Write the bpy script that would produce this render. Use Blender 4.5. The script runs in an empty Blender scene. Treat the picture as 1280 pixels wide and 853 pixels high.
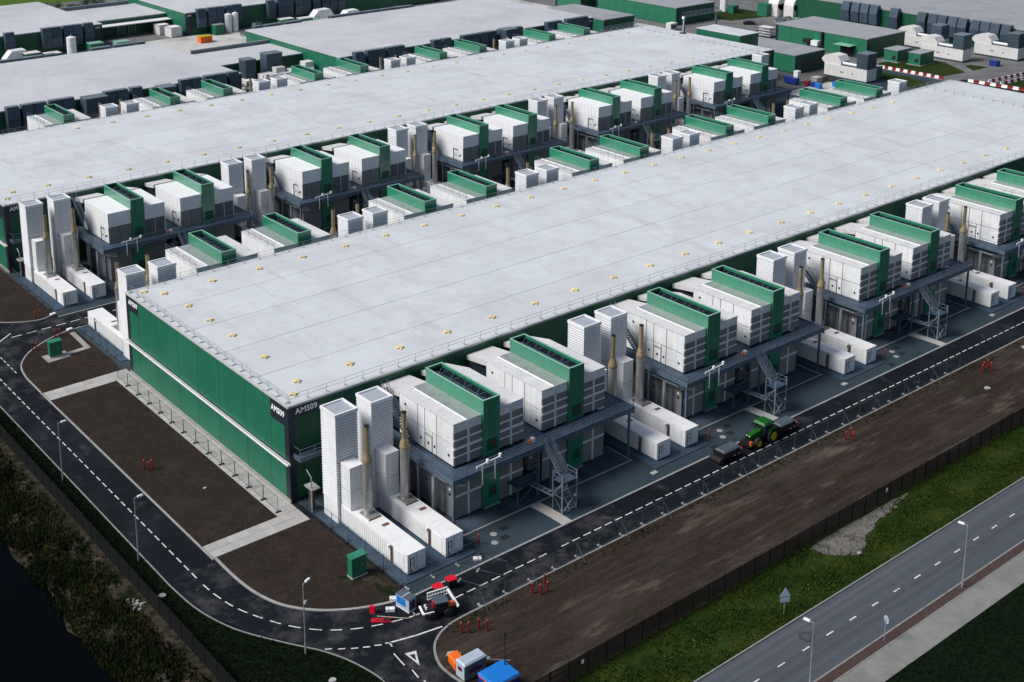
import bpy, bmesh, math, random
from mathutils import Matrix, Vector, Euler
random.seed(7)
R = math.radians
scene = bpy.context.scene
col = scene.collection

# ------------------------------------------------------------------ camera
cam_data = bpy.data.cameras.new('camera'); cam = bpy.data.objects.new('camera', cam_data); col.objects.link(cam)
cam_data.sensor_width = 36.0; cam_data.lens = 1612.28 / 1280 * 36
cam_data.shift_x = 94.15 / 1280; cam_data.shift_y = -307.8 / 1280
cam_data.clip_start = 1.0; cam_data.clip_end = 5000
cam.matrix_world = Matrix.Translation((-70.286, -121.286, 84.107)) @ (Matrix.Rotation(-0.6531, 4, 'Z') @ Matrix.Rotation(1.3327, 4, 'X') @ Matrix.Rotation(-0.0086, 4, 'Z'))
scene.camera = cam
# ------------------------------------------------------------------ sky and soft sun (overcast, brighter to the north-west)
SUN_AZ = R(158)      # direction towards the sun, from +X counter-clockwise
SUN_EL = R(47)
world = bpy.data.worlds.new('World'); scene.world = world; world.use_nodes = True
wn = world.node_tree.nodes; wl = world.node_tree.links
sky = wn.new('ShaderNodeTexSky'); sky.sky_type = 'NISHITA'; sky.sun_disc = False
sky.sun_elevation = SUN_EL; sky.sun_rotation = math.pi / 2 - SUN_AZ
sky.air_density = 1.0; sky.dust_density = 2.0; sky.ozone_density = 0.4
wn['Background'].inputs[1].default_value = 0.050
wl.new(sky.outputs[0], wn['Background'].inputs[0])
sd = bpy.data.lights.new('sun', 'SUN'); sd.energy = 2.0; sd.angle = R(24); sd.color = (1.0, 0.975, 0.94)
sun = bpy.data.objects.new('sun', sd); col.objects.link(sun)
sdir = Vector((math.cos(SUN_EL) * math.cos(SUN_AZ), math.cos(SUN_EL) * math.sin(SUN_AZ), math.sin(SUN_EL)))
sun.rotation_euler = sdir.to_track_quat('Z', 'Y').to_euler(); sun.location = (-100, 60, 150)
vs = scene.view_settings; vs.view_transform = 'Standard'; vs.look = 'None'; vs.gamma = 1.0; vs.use_curve_mapping = False
vs.exposure = 0.84

# ------------------------------------------------------------------ materials
MATS = {}
def mat(name, c, rough=0.6, metal=0.0, var=0.10, scale=0.6, bump=0.0, bscale=12.0, objvar=0.0, patch=None, streak=0.0, spec=0.4, detail=5.0, emit=None, seams=False):
    m = bpy.data.materials.new(name); m.use_nodes = True
    n = m.node_tree.nodes; l = m.node_tree.links; b = n['Principled BSDF']
    b.inputs['Roughness'].default_value = rough; b.inputs['Metallic'].default_value = metal
    b.inputs['Specular IOR Level'].default_value = spec
    geo = n.new('ShaderNodeNewGeometry')
    no = n.new('ShaderNodeTexNoise'); no.inputs['Scale'].default_value = scale; no.inputs['Detail'].default_value = detail; no.inputs['Roughness'].default_value = 0.62
    l.new(geo.outputs['Position'], no.inputs['Vector'])
    rp = n.new('ShaderNodeMapRange'); rp.inputs[1].default_value = 0.3; rp.inputs[2].default_value = 0.7
    rp.inputs[3].default_value = 1 - var; rp.inputs[4].default_value = 1 + var
    l.new(no.outputs['Fac'], rp.inputs[0]); val = rp.outputs[0]
    if streak:
        mp = n.new('ShaderNodeMapping'); mp.inputs['Scale'].default_value = (1.6, 1.6, 0.07); l.new(geo.outputs['Position'], mp.inputs[0])
        ns = n.new('ShaderNodeTexNoise'); ns.inputs['Scale'].default_value = 1.3; ns.inputs['Detail'].default_value = 4; l.new(mp.outputs[0], ns.inputs['Vector'])
        r2 = n.new('ShaderNodeMapRange'); r2.inputs[1].default_value = 0.35; r2.inputs[2].default_value = 0.7; r2.inputs[3].default_value = 1.0 + streak * 0.4; r2.inputs[4].default_value = 1 - streak
        l.new(ns.outputs['Fac'], r2.inputs[0]); mu = n.new('ShaderNodeMath'); mu.operation = 'MULTIPLY'; l.new(val, mu.inputs[0]); l.new(r2.outputs[0], mu.inputs[1]); val = mu.outputs[0]
    if objvar:
        oi = n.new('ShaderNodeObjectInfo'); r3 = n.new('ShaderNodeMapRange'); r3.inputs[3].default_value = 1 - objvar; r3.inputs[4].default_value = 1 + objvar
        l.new(oi.outputs['Random'], r3.inputs[0]); mu = n.new('ShaderNodeMath'); mu.operation = 'MULTIPLY'; l.new(val, mu.inputs[0]); l.new(r3.outputs[0], mu.inputs[1]); val = mu.outputs[0]
    base = n.new('ShaderNodeVectorMath'); base.operation = 'SCALE'; base.inputs[0].default_value = c; l.new(val, base.inputs['Scale']); out = base.outputs[0]
    for pt in (patch or []):
        pc, psc, lo, hi = pt[:4]; lo, hi = (lo - 0.05, hi - 0.05) if lo > 0.6 else (lo, hi)
        pn = n.new('ShaderNodeTexNoise'); pn.inputs['Scale'].default_value = psc; pn.inputs['Detail'].default_value = 6; pn.inputs['Roughness'].default_value = 0.65
        if len(pt) > 4:
            pm = n.new('ShaderNodeMapping'); pm.inputs['Scale'].default_value = pt[4]; l.new(geo.outputs['Position'], pm.inputs[0]); l.new(pm.outputs[0], pn.inputs['Vector'])
        else: l.new(geo.outputs['Position'], pn.inputs['Vector'])
        pr = n.new('ShaderNodeMapRange'); pr.inputs[1].default_value = lo; pr.inputs[2].default_value = hi; l.new(pn.outputs['Fac'], pr.inputs[0])
        mx = n.new('ShaderNodeMix'); mx.data_type = 'RGBA'; l.new(pr.outputs[0], mx.inputs[0]); l.new(out, mx.inputs[6]); mx.inputs[7].default_value = (*pc, 1); out = mx.outputs[2]
    l.new(out, b.inputs['Base Color'])
    if seams:
        sm = n.new('ShaderNodeTexBrick'); sm.inputs['Scale'].default_value = 1.0; sm.inputs['Brick Width'].default_value = 11.0; sm.inputs['Row Height'].default_value = 1.52; sm.inputs['Mortar Size'].default_value = 0.035; sm.inputs['Mortar Smooth'].default_value = 0.6
        sm.inputs['Color1'].default_value = (1, 1, 1, 1); sm.inputs['Color2'].default_value = (0.972, 0.974, 0.978, 1); sm.inputs['Mortar'].default_value = (0.90, 0.90, 0.905, 1)
        l.new(geo.outputs['Position'], sm.inputs['Vector']); ml = n.new('ShaderNodeVectorMath'); ml.operation = 'MULTIPLY'; l.new(b.inputs['Base Color'].links[0].from_socket, ml.inputs[0]); l.new(sm.outputs['Color'], ml.inputs[1]); l.new(ml.outputs[0], b.inputs['Base Color'])
    if bump:
        bn = n.new('ShaderNodeTexNoise'); bn.inputs['Scale'].default_value = bscale; bn.inputs['Detail'].default_value = 4; l.new(geo.outputs['Position'], bn.inputs['Vector'])
        bp = n.new('ShaderNodeBump'); bp.inputs['Strength'].default_value = bump; bp.inputs['Distance'].default_value = 0.05; l.new(bn.outputs['Fac'], bp.inputs['Height']); l.new(bp.outputs[0], b.inputs['Normal'])
    if emit:
        b.inputs['Emission Color'].default_value = (*emit[0], 1); b.inputs['Emission Strength'].default_value = emit[1]
    MATS[name] = m; return m

mat('roof', (0.585, 0.612, 0.628), 0.75, var=0.05, scale=0.35, objvar=0.025, patch=[((0.51, 0.525, 0.55), 0.09, 0.48, 0.68), ((0.44, 0.455, 0.475), 0.8, 0.60, 0.78, (0.35, 1, 1)), ((0.47, 0.48, 0.50), 0.35, 0.56, 0.75, (1, 0.25, 1))], seams=True)
mat('roof_old', (0.52, 0.53, 0.55), 0.8, var=0.06, scale=0.2, patch=[((0.42, 0.43, 0.46), 0.04, 0.45, 0.7), ((0.36, 0.37, 0.39), 0.6, 0.62, 0.8)], seams=True)
mat('roof_grey', (0.30, 0.31, 0.33), 0.85, var=0.08, scale=0.3, patch=[((0.24, 0.25, 0.27), 0.1, 0.5, 0.7)])
mat('roof_edge', (0.50, 0.51, 0.52), 0.7, var=0.10, scale=1.2, patch=[((0.30, 0.30, 0.30), 2.2, 0.55, 0.75)])
mat('membrane_seam', (0.30, 0.31, 0.33), 0.8)
mat('anchor_yellow', (0.76, 0.61, 0.32), 0.6, var=0.18, scale=3, objvar=0.1)
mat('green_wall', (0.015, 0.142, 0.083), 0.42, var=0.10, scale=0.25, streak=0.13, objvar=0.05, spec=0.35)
mat('green_tower', (0.020, 0.215, 0.122), 0.32, var=0.10, scale=0.8, streak=0.12, objvar=0.06, spec=0.45)
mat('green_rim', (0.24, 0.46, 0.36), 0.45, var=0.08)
mat('green_dark', (0.008, 0.085, 0.045), 0.5, var=0.10, scale=0.4, streak=0.08)  # dark green trim paint; on front walls it paints in their shade
mat('green_box', (0.02, 0.16, 0.09), 0.45, var=0.10, streak=0.1)
mat('navy', (0.015, 0.022, 0.035), 0.45, var=0.1)
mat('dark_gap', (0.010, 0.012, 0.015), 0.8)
mat('joint', (0.030, 0.036, 0.046), 0.7)
mat('white_panel', (0.79, 0.80, 0.81), 0.42, var=0.07, scale=0.8, streak=0.09, objvar=0.05, patch=[((0.60, 0.60, 0.60), 1.1, 0.62, 0.82)])
mat('white_clean', (0.82, 0.82, 0.83), 0.5, var=0.03, streak=0.03, objvar=0.02)
mat('white_louvre', (0.74, 0.755, 0.78), 0.5, var=0.05, streak=0.04, objvar=0.03)
mat('white_paint', (0.66, 0.66, 0.645), 0.65, var=0.15, scale=2.5, objvar=0.10, patch=[((0.30, 0.30, 0.30), 2.2, 0.52, 0.68)])
mat('sign_white', (0.90, 0.90, 0.90), 0.5, var=0.02)
mat('module_roof', (0.66, 0.655, 0.65), 0.5, var=0.08, scale=0.9, objvar=0.06, patch=[((0.48, 0.46, 0.44), 0.9, 0.54, 0.72), ((0.26, 0.17, 0.12), 1.1, 0.66, 0.76)])
mat('galvanised', (0.50, 0.51, 0.51), 0.38, metal=0.55, var=0.10, scale=1.0, objvar=0.05, patch=[((0.34, 0.33, 0.32), 0.7, 0.55, 0.75)])
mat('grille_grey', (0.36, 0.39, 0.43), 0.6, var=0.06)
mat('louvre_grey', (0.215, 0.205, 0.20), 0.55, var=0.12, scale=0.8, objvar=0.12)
mat('louvre_dark', (0.13, 0.135, 0.145), 0.6, var=0.12, scale=0.8, objvar=0.12)
mat('module_grey', (0.21, 0.222, 0.235), 0.5, var=0.10, streak=0.08, objvar=0.06)  # lower module grey, darkened in colour for the shade under the deck
mat('steel_blue', (0.105, 0.152, 0.205), 0.5, metal=0.25, var=0.15, scale=1.0, patch=[((0.05, 0.07, 0.10), 0.8, 0.5, 0.75)])
mat('steel_rail', (0.20, 0.25, 0.31), 0.45, metal=0.5, var=0.1)
mat('deck_blue', (0.052, 0.088, 0.138), 0.6, metal=0.2, var=0.18, scale=1.2, patch=[((0.03, 0.045, 0.065), 0.6, 0.5, 0.75)])
mat('steel_galv', (0.34, 0.36, 0.38), 0.42, metal=0.5, var=0.12)
mat('pipe_lagging', (0.42, 0.46, 0.50), 0.35, metal=0.6, var=0.1)
mat('exhaust_steel', (0.44, 0.43, 0.41), 0.36, metal=0.6, var=0.16, scale=1.4, streak=0.25)
mat('exhaust_rust', (0.36, 0.285, 0.17), 0.55, metal=0.4, var=0.25, scale=1.6, streak=0.3, patch=[((0.20, 0.125, 0.06), 1.5, 0.52, 0.8)])
mat('soot', (0.010, 0.009, 0.008), 0.9)
mat('container_white', (0.80, 0.80, 0.80), 0.45, var=0.04, scale=0.8, streak=0.05, patch=[((0.62, 0.61, 0.59), 0.9, 0.62, 0.82)])
mat('rust_brown', (0.16, 0.075, 0.045), 0.8, var=0.2)
mat('asphalt_new', (0.0068, 0.0088, 0.0132), 0.82, var=0.20, scale=0.5, bump=0.15, bscale=40, patch=[((0.016, 0.0185, 0.025), 0.10, 0.48, 0.66), ((0.004, 0.005, 0.0075), 0.16, 0.52, 0.68), ((0.05, 0.053, 0.06), 0.30, 0.64, 0.82)], spec=0.12)
mat('asphalt_dusty', (0.0068, 0.0088, 0.0132), 0.85, var=0.2, scale=0.5, patch=[((0.045, 0.046, 0.050), 0.30, 0.47, 0.66), ((0.10, 0.095, 0.09), 0.45, 0.58, 0.74), ((0.004, 0.005, 0.006), 0.9, 0.55, 0.7)], spec=0.12)
mat('asphalt_old', (0.070, 0.080, 0.094), 0.85, var=0.10, scale=0.7, bump=0.15, bscale=40, patch=[((0.095, 0.105, 0.117), 0.9, 0.50, 0.60, (0.006, 1, 1)), ((0.052, 0.059, 0.070), 0.7, 0.52, 0.66, (0.012, 1, 1)), ((0.088, 0.094, 0.102), 0.5, 0.56, 0.8)], spec=0.2)
mat('yard_paving', (0.033, 0.052, 0.068), 0.8, var=0.12, scale=0.6, bump=0.2, bscale=9, patch=[((0.018, 0.034, 0.047), 0.15, 0.5, 0.7), ((0.05, 0.06, 0.07), 0.7, 0.66, 0.85)], spec=0.2)
mat('yard_bay', (0.046, 0.062, 0.086), 0.8, var=0.2, scale=0.5, bump=0.2, bscale=9, objvar=0.28, patch=[((0.028, 0.040, 0.056), 0.35, 0.5, 0.72)], spec=0.2)
mat('bund_blue', (0.046, 0.078, 0.118), 0.75, var=0.12, scale=0.8, patch=[((0.03, 0.05, 0.08), 0.5, 0.5, 0.75)], spec=0.2)
mat('concrete', (0.30, 0.30, 0.29), 0.85, var=0.12, scale=0.9, bump=0.1, patch=[((0.20, 0.198, 0.19), 0.5, 0.52, 0.75)], objvar=0.04)
mat('path_slab', (0.40, 0.39, 0.375), 0.85, var=0.10, scale=1.2, objvar=0.10, patch=[((0.34, 0.33, 0.31), 0.6, 0.52, 0.75)])
mat('footpath', (0.205, 0.203, 0.195), 0.88, var=0.10, scale=0.8, objvar=0.09, patch=[((0.15, 0.148, 0.14), 0.3, 0.5, 0.75)])
mat('brick_red', (0.060, 0.034, 0.031), 0.85, var=0.2, scale=2.0, bump=0.3, bscale=6)
mat('kerb', (0.24, 0.238, 0.23), 0.85, var=0.14, scale=1.5, patch=[((0.13, 0.128, 0.12), 0.8, 0.55, 0.8)])
mat('soil', (0.0275, 0.0205, 0.0165), 0.95, var=0.38, scale=3.2, bump=0.9, bscale=5, detail=10, patch=[((0.038, 0.029, 0.0235), 0.22, 0.50, 0.70), ((0.018, 0.0135, 0.011), 0.6, 0.52, 0.70)], spec=0.1)
mat('soil_worn', (0.031, 0.0225, 0.0175), 0.95, var=0.38, scale=3.0, bump=0.9, bscale=5, detail=10, patch=[((0.052, 0.042, 0.035), 0.20, 0.48, 0.70, (0.3, 1, 1)), ((0.115, 0.096, 0.080), 0.32, 0.56, 0.70, (0.22, 1, 1)), ((0.054, 0.043, 0.035), 1.3, 0.52, 0.68, (0.07, 1, 1)), ((0.020, 0.0155, 0.0125), 1.0, 0.54, 0.68, (0.09, 1, 1)), ((0.018, 0.0145, 0.012), 0.5, 0.56, 0.72, (0.4, 1, 1)), ((0.017, 0.020, 0.008), 0.13, 0.60, 0.75)], spec=0.1)
mat('dirt_pale', (0.15, 0.14, 0.13), 0.95, var=0.3, scale=1.5, bump=0.5, bscale=4, detail=8, spec=0.1, patch=[((0.05, 0.048, 0.035), 0.6, 0.50, 0.66), ((0.24, 0.23, 0.215), 1.2, 0.56, 0.7)])
mat('bank_dirt', (0.042, 0.033, 0.026), 0.95, var=0.35, scale=1.2, bump=0.6, bscale=4, detail=8, patch=[((0.010, 0.013, 0.004), 0.5, 0.44, 0.56), ((0.085, 0.072, 0.060), 0.45, 0.57, 0.72)], spec=0.1)
mat('grass_dark', (0.0030, 0.0085, 0.0024), 0.95, var=0.35, scale=1.0, bump=0.6, bscale=6, detail=8, patch=[((0.0055, 0.012, 0.0032), 0.25, 0.5, 0.75)], spec=0.1)
mat('grass_mid', (0.017, 0.035, 0.0048), 0.95, var=0.4, scale=0.8, bump=0.6, bscale=6, detail=8, patch=[((0.044, 0.055, 0.008), 0.2, 0.48, 0.68), ((0.008, 0.016, 0.003), 0.4, 0.52, 0.72)], spec=0.1)
mat('grass_bright', (0.065, 0.125, 0.012), 0.95, var=0.3, scale=0.6, detail=8, patch=[((0.035, 0.07, 0.01), 0.3, 0.5, 0.75)], spec=0.1)
mat('blade', (0.017, 0.026, 0.0055), 0.8, var=0.45, scale=0.35, detail=8, patch=[((0.070, 0.052, 0.020), 0.45, 0.50, 0.70), ((0.005, 0.010, 0.003), 0.22, 0.46, 0.62)], spec=0.1)
mat('blade_verge', (0.027, 0.054, 0.0060), 0.8, var=0.45, scale=0.5, detail=8, patch=[((0.058, 0.076, 0.011), 0.3, 0.52, 0.72), ((0.012, 0.026, 0.004), 0.5, 0.54, 0.7)], spec=0.1)
mat('blade_dark', (0.0035, 0.010, 0.0026), 0.8, var=0.4, scale=0.5, spec=0.1)
mat('iron_cover', (0.045, 0.049, 0.056), 0.7, var=0.2)
mat('dandelion', (0.17, 0.16, 0.025), 0.7)
mat('leaf', (0.03, 0.065, 0.012), 0.7, var=0.5, scale=0.4, spec=0.2)
mat('bark', (0.06, 0.045, 0.035), 0.9)
mat('terrain', (0.10, 0.10, 0.10), 0.9, var=0.25, scale=0.05, patch=[((0.05, 0.07, 0.03), 0.012, 0.5, 0.62)])
mat('yard_far', (0.50, 0.49, 0.47), 0.9, var=0.12, scale=0.25, patch=[((0.28, 0.28, 0.28), 0.06, 0.5, 0.7)])
mat('yard_mid', (0.15, 0.15, 0.15), 0.9, var=0.2, scale=0.25, patch=[((0.09, 0.09, 0.095), 0.08, 0.48, 0.7)])
mat('fence_black', (0.0045, 0.005, 0.006), 0.6, var=0.1)
mat('wire', (0.05, 0.056, 0.065), 0.6, metal=0.3)
mat('fence_frame', (0.085, 0.095, 0.11), 0.55, metal=0.3)
mat('roof_rail', (0.34, 0.36, 0.39), 0.5, metal=0.3)
mat('lamp_grey', (0.42, 0.46, 0.50), 0.4, metal=0.5)
mat('red', (0.22, 0.008, 0.010), 0.45, var=0.12)
mat('red_bright', (0.62, 0.006, 0.022), 0.4, var=0.06)
mat('red_dull', (0.12, 0.010, 0.012), 0.5, var=0.2, scale=3)
mat('orange', (0.80, 0.14, 0.01), 0.5, var=0.1)
mat('orange_lamp', (0.50, 0.10, 0.03), 0.3)
mat('blue', (0.010, 0.17, 0.56), 0.4, var=0.08, scale=1.5)
mat('blue_dark', (0.012, 0.035, 0.24), 0.45, var=0.15)
mat('sky_grey', (0.40, 0.48, 0.56), 0.4, var=0.1)
mat('black_rubber', (0.010, 0.010, 0.011), 0.75)
mat('black_paint', (0.012, 0.0135, 0.016), 0.4, var=0.15)
mat('lid_grey', (0.075, 0.092, 0.118), 0.5, var=0.15)
mat('tractor_green', (0.006, 0.095, 0.008), 0.3, var=0.06)
mat('tractor_yellow', (0.55, 0.42, 0.01), 0.4, var=0.06)
mat('glass_dark', (0.015, 0.02, 0.026), 0.08, spec=0.6)
mat('cooler_blue', (0.048, 0.078, 0.112), 0.5, metal=0.1, var=0.14, scale=0.6, objvar=0.18, streak=0.1)
mat('cooler_top', (0.14, 0.17, 0.20), 0.5, var=0.12, objvar=0.15)
mat('chiller_white', (0.66, 0.655, 0.645), 0.5, var=0.06, streak=0.06, objvar=0.04)
mat('cable', (0.42, 0.36, 0.29), 0.7)
mat('tank_white', (0.74, 0.75, 0.76), 0.4, var=0.05, streak=0.08)
mat('lens_red', (0.38, 0.008, 0.015), 0.2)
mat('lens_white', (0.85, 0.85, 0.82), 0.2)
m = bpy.data.materials.new('canal_water'); m.use_nodes = True; MATS['canal_water'] = m
b = m.node_tree.nodes['Principled BSDF']; b.inputs['Base Color'].default_value = (0.0015, 0.002, 0.003, 1); b.inputs['Roughness'].default_value = 0.25; b.inputs['IOR'].default_value = 1.33; b.inputs['Specular IOR Level'].default_value = 0.04
wv = m.node_tree.nodes.new('ShaderNodeTexNoise'); wv.inputs['Scale'].default_value = 1.8; wv.inputs['Detail'].default_value = 5
gg = m.node_tree.nodes.new('ShaderNodeNewGeometry'); m.node_tree.links.new(gg.outputs['Position'], wv.inputs['Vector'])
bb = m.node_tree.nodes.new('ShaderNodeBump'); bb.inputs['Strength'].default_value = 0.25; bb.inputs['Distance'].default_value = 0.1
m.node_tree.links.new(wv.outputs['Fac'], bb.inputs['Height']); m.node_tree.links.new(bb.outputs[0], b.inputs['Normal'])

bt = MATS['green_tower'].node_tree.nodes['Principled BSDF']; bt.inputs['Coat Weight'].default_value = 0.75; bt.inputs['Coat Roughness'].default_value = 0.18; bt.inputs['Coat IOR'].default_value = 1.65
# ------------------------------------------------------------------ mesh helpers
class MB:
    def __init__(self): self.v = []; self.f = []
    def poly(self, pts):
        k = len(self.v); self.v += [tuple(p) for p in pts]; self.f.append(tuple(range(k, k + len(pts)))); return self
    def hexa(self, p):
        k = len(self.v); self.v += [tuple(q) for q in p]
        for f in ((0, 3, 2, 1), (4, 5, 6, 7), (0, 1, 5, 4), (1, 2, 6, 5), (2, 3, 7, 6), (3, 0, 4, 7)): self.f.append(tuple(k + i for i in f))
        return self
    def box(self, x0, x1, y0, y1, z0, z1):
        if x0 > x1: x0, x1 = x1, x0
        if y0 > y1: y0, y1 = y1, y0
        return self.hexa([(x0, y0, z0), (x1, y0, z0), (x1, y1, z0), (x0, y1, z0), (x0, y0, z1), (x1, y0, z1), (x1, y1, z1), (x0, y1, z1)])
    def taper(self, a, b):      # a,b = (x0,x1,y0,y1,z)
        return self.hexa([(a[0], a[2], a[4]), (a[1], a[2], a[4]), (a[1], a[3], a[4]), (a[0], a[3], a[4]), (b[0], b[2], b[4]), (b[1], b[2], b[4]), (b[1], b[3], b[4]), (b[0], b[3], b[4])])
    def bar(self, p, q, w, h=None):
        h = h or w; p = Vector(p); q = Vector(q); d = (q - p).normalized()
        u = d.cross(Vector((0, 0, 1)));
        if u.length < 1e-4: u = Vector((1, 0, 0))
        u.normalize(); n = u.cross(d); u *= w / 2; n *= h / 2
        return self.hexa([p - u - n, p + u - n, p + u + n, p - u + n, q - u - n, q + u - n, q + u + n, q - u + n])
    def cyl(self, p, q, r0, r1=None, n=10, caps=True):
        r1 = r0 if r1 is None else r1; p = Vector(p); q = Vector(q); d = (q - p).normalized()
        u = d.cross(Vector((0, 0, 1)))
        if u.length < 1e-4: u = Vector((1, 0, 0))
        u.normalize(); w = d.cross(u); k = len(self.v)
        for c, r in ((p, r0), (q, r1)):
            for i in range(n):
                a = 2 * math.pi * i / n; self.v.append(tuple(c + u * (r * math.cos(a)) + w * (r * math.sin(a))))
        for i in range(n): j = (i + 1) % n; self.f.append((k + i, k + j, k + n + j, k + n + i))
        if caps: self.f.append(tuple(k + i for i in reversed(range(n)))); self.f.append(tuple(k + n + i for i in range(n)))
        return self
    def prism(self, pts, z0, z1):
        n = len(pts); k = len(self.v)
        self.v += [(x, y, z0) for x, y in pts] + [(x, y, z1) for x, y in pts]
        for i in range(n): j = (i + 1) % n; self.f.append((k + i, k + j, k + n + j, k + n + i))
        self.f.append(tuple(k + n + i for i in range(n))); self.f.append(tuple(k + i for i in reversed(range(n)))); return self
    def extr(self, prof, axis, a, b):   # profile in the two other axes swept along axis
        n = len(prof); k = len(self.v)
        for t in (a, b):
            for s, z in prof: self.v.append((t, s, z) if axis == 'x' else (s, t, z))
        for i in range(n): j = (i + 1) % n; self.f.append((k + i, k + j, k + n + j, k + n + i))
        self.f.append(tuple(k + n + i for i in range(n))); self.f.append(tuple(k + i for i in reversed(range(n)))); return self
    def mesh(self, name, smooth=False):
        me = bpy.data.meshes.new(name); me.from_pydata(self.v, [], self.f); bm = bmesh.new(); bm.from_mesh(me)
        bmesh.ops.recalc_face_normals(bm, faces=bm.faces); bm.to_mesh(me); bm.free()
        if smooth:
            me.shade_smooth() if hasattr(me, 'shade_smooth') else None
        return me
    def build(self, name, m, parent=None, kind=None, smooth=False, loc=None):
        me = self.mesh(name, smooth); me.materials.append(MATS[m]); return link(name, me, parent, kind, loc)
def link(name, me, parent=None, kind=None, loc=None, rz=0):
    o = bpy.data.objects.new(name, me); col.objects.link(o)
    if parent: o.parent = parent
    if kind: o['kind'] = kind
    if loc: o.location = loc
    if rz: o.rotation_euler.z = rz
    return o
def B(*a): return MB().box(*a)
def pbox(name, m, parent, *a): return MB().box(*a).build(name, m, parent)
def thing(name, label, cat, loc=(0, 0, 0), rz=0, group=None):
    o = bpy.data.objects.new(name, None); o.empty_display_size = 0.5; col.objects.link(o); o.location = loc; o.rotation_euler.z = rz
    return tag(o, label, cat, group)
def tag(o, label, cat, group=None):
    o['label'] = label; o['category'] = cat
    if group: o['group'] = group
    return o
def struct(o): o['kind'] = 'structure'; return o
def kids(o): return [c for c in KID.get(o.name, [])]
KID = {}
def copy_tree(src, parent=None):
    c = src.copy(); col.objects.link(c); c.parent = parent
    for ch in src.children: copy_tree(ch, c)
    return c
def dup(src, label, loc, rz=0, flip=False):
    c = copy_tree(src); c['label'] = label; c.location = loc; c.rotation_euler.z = rz
    c.scale = (1, -1, 1) if flip else (1, 1, 1); return c
ORD = ['first', 'second', 'third', 'fourth', 'fifth', 'sixth', 'seventh', 'eighth', 'ninth', 'tenth', 'eleventh', 'twelfth', 'thirteenth', 'fourteenth', 'fifteenth', 'sixteenth', 'seventeenth', 'eighteenth', 'nineteenth', 'twentieth']
def ordw(i):
    if i < 20: return ORD[i]
    t = {2: 'twenty', 3: 'thirty', 4: 'forty', 5: 'fifty', 6: 'sixty', 7: 'seventy', 8: 'eighty'}[(i + 1) // 10]
    return {2: 'twentieth', 3: 'thirtieth', 4: 'fortieth', 5: 'fiftieth', 6: 'sixtieth', 7: 'seventieth', 8: 'eightieth'}[(i + 1) // 10] if (i + 1) % 10 == 0 else t + '-' + ORD[(i + 1) % 10 - 1]
def text_mesh(name, s, size, m, parent, mw, ext=0.03):
    cu = bpy.data.curves.new(name, 'FONT'); cu.body = s; cu.size = size; cu.extrude = ext; cu.offset = size * 0.024; cu.resolution_u = 3; cu.space_character = 1.06
    t = bpy.data.objects.new(name + '_curve', cu); col.objects.link(t)
    dg = bpy.context.evaluated_depsgraph_get(); me = bpy.data.meshes.new_from_object(t.evaluated_get(dg)); bpy.data.objects.remove(t)
    me.materials.clear(); me.materials.append(MATS[m]); me.transform(mw); me.name = name; return link(name, me, parent)
def sheet(name, pts, z, m, parent=None, kind=None):
    bm = bmesh.new(); vs_ = [bm.verts.new((x, y, z)) for x, y in pts]; f = bm.faces.new(vs_); f.normal_update()
    if f.normal.z < 0: f.normal_flip()
    bmesh.ops.triangulate(bm, faces=bm.faces[:]); me = bpy.data.meshes.new(name); bm.to_mesh(me); bm.free(); me.materials.append(MATS[m]); return link(name, me, parent, kind)
def slab(name, pts, z0, z1, m, parent=None, kind=None):
    bm = bmesh.new(); vs_ = [bm.verts.new((x, y, z1)) for x, y in pts]; f = bm.faces.new(vs_); f.normal_update()
    if f.normal.z < 0: f.normal_flip()
    r = bmesh.ops.extrude_face_region(bm, geom=[f]); nv = [g for g in r['geom'] if isinstance(g, bmesh.types.BMVert)]
    for v in nv: v.co.z = z0
    bmesh.ops.recalc_face_normals(bm, faces=bm.faces); bmesh.ops.triangulate(bm, faces=[q for q in bm.faces if len(q.verts) > 4])
    me = bpy.data.meshes.new(name); bm.to_mesh(me); bm.free(); me.materials.append(MATS[m]); return link(name, me, parent, kind)
def offset_line(pts, d):
    out = []
    for i, p in enumerate(pts):
        a = Vector(pts[max(i - 1, 0)]); c = Vector(pts[min(i + 1, len(pts) - 1)]); t = (c - a).normalized(); out.append((p[0] - t.y * d, p[1] + t.x * d))
    return out
def ribbon(mb, pts, w, z0, z1, side=0.0):
    l = offset_line(pts, side + w / 2); r = offset_line(pts, side - w / 2)
    for i in range(len(pts) - 1): mb.hexa([(*r[i], z0), (*r[i + 1], z0), (*l[i + 1], z0), (*l[i], z0), (*r[i], z1), (*r[i + 1], z1), (*l[i + 1], z1), (*l[i], z1)])
    return mb
def smooth_line(pts, n=4):
    P = [Vector(p) for p in pts]; out = []
    for i in range(len(P) - 1):
        p0 = P[max(i - 1, 0)]; p1 = P[i]; p2 = P[i + 1]; p3 = P[min(i + 2, len(P) - 1)]
        for k in range(n):
            t = k / n; out.append(tuple(0.5 * ((2 * p1) + (p2 - p0) * t + (2 * p0 - 5 * p1 + 4 * p2 - p3) * t * t + (3 * p1 - p0 - 3 * p2 + p3) * t ** 3)))
    out.append(tuple(P[-1])); return out

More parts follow.
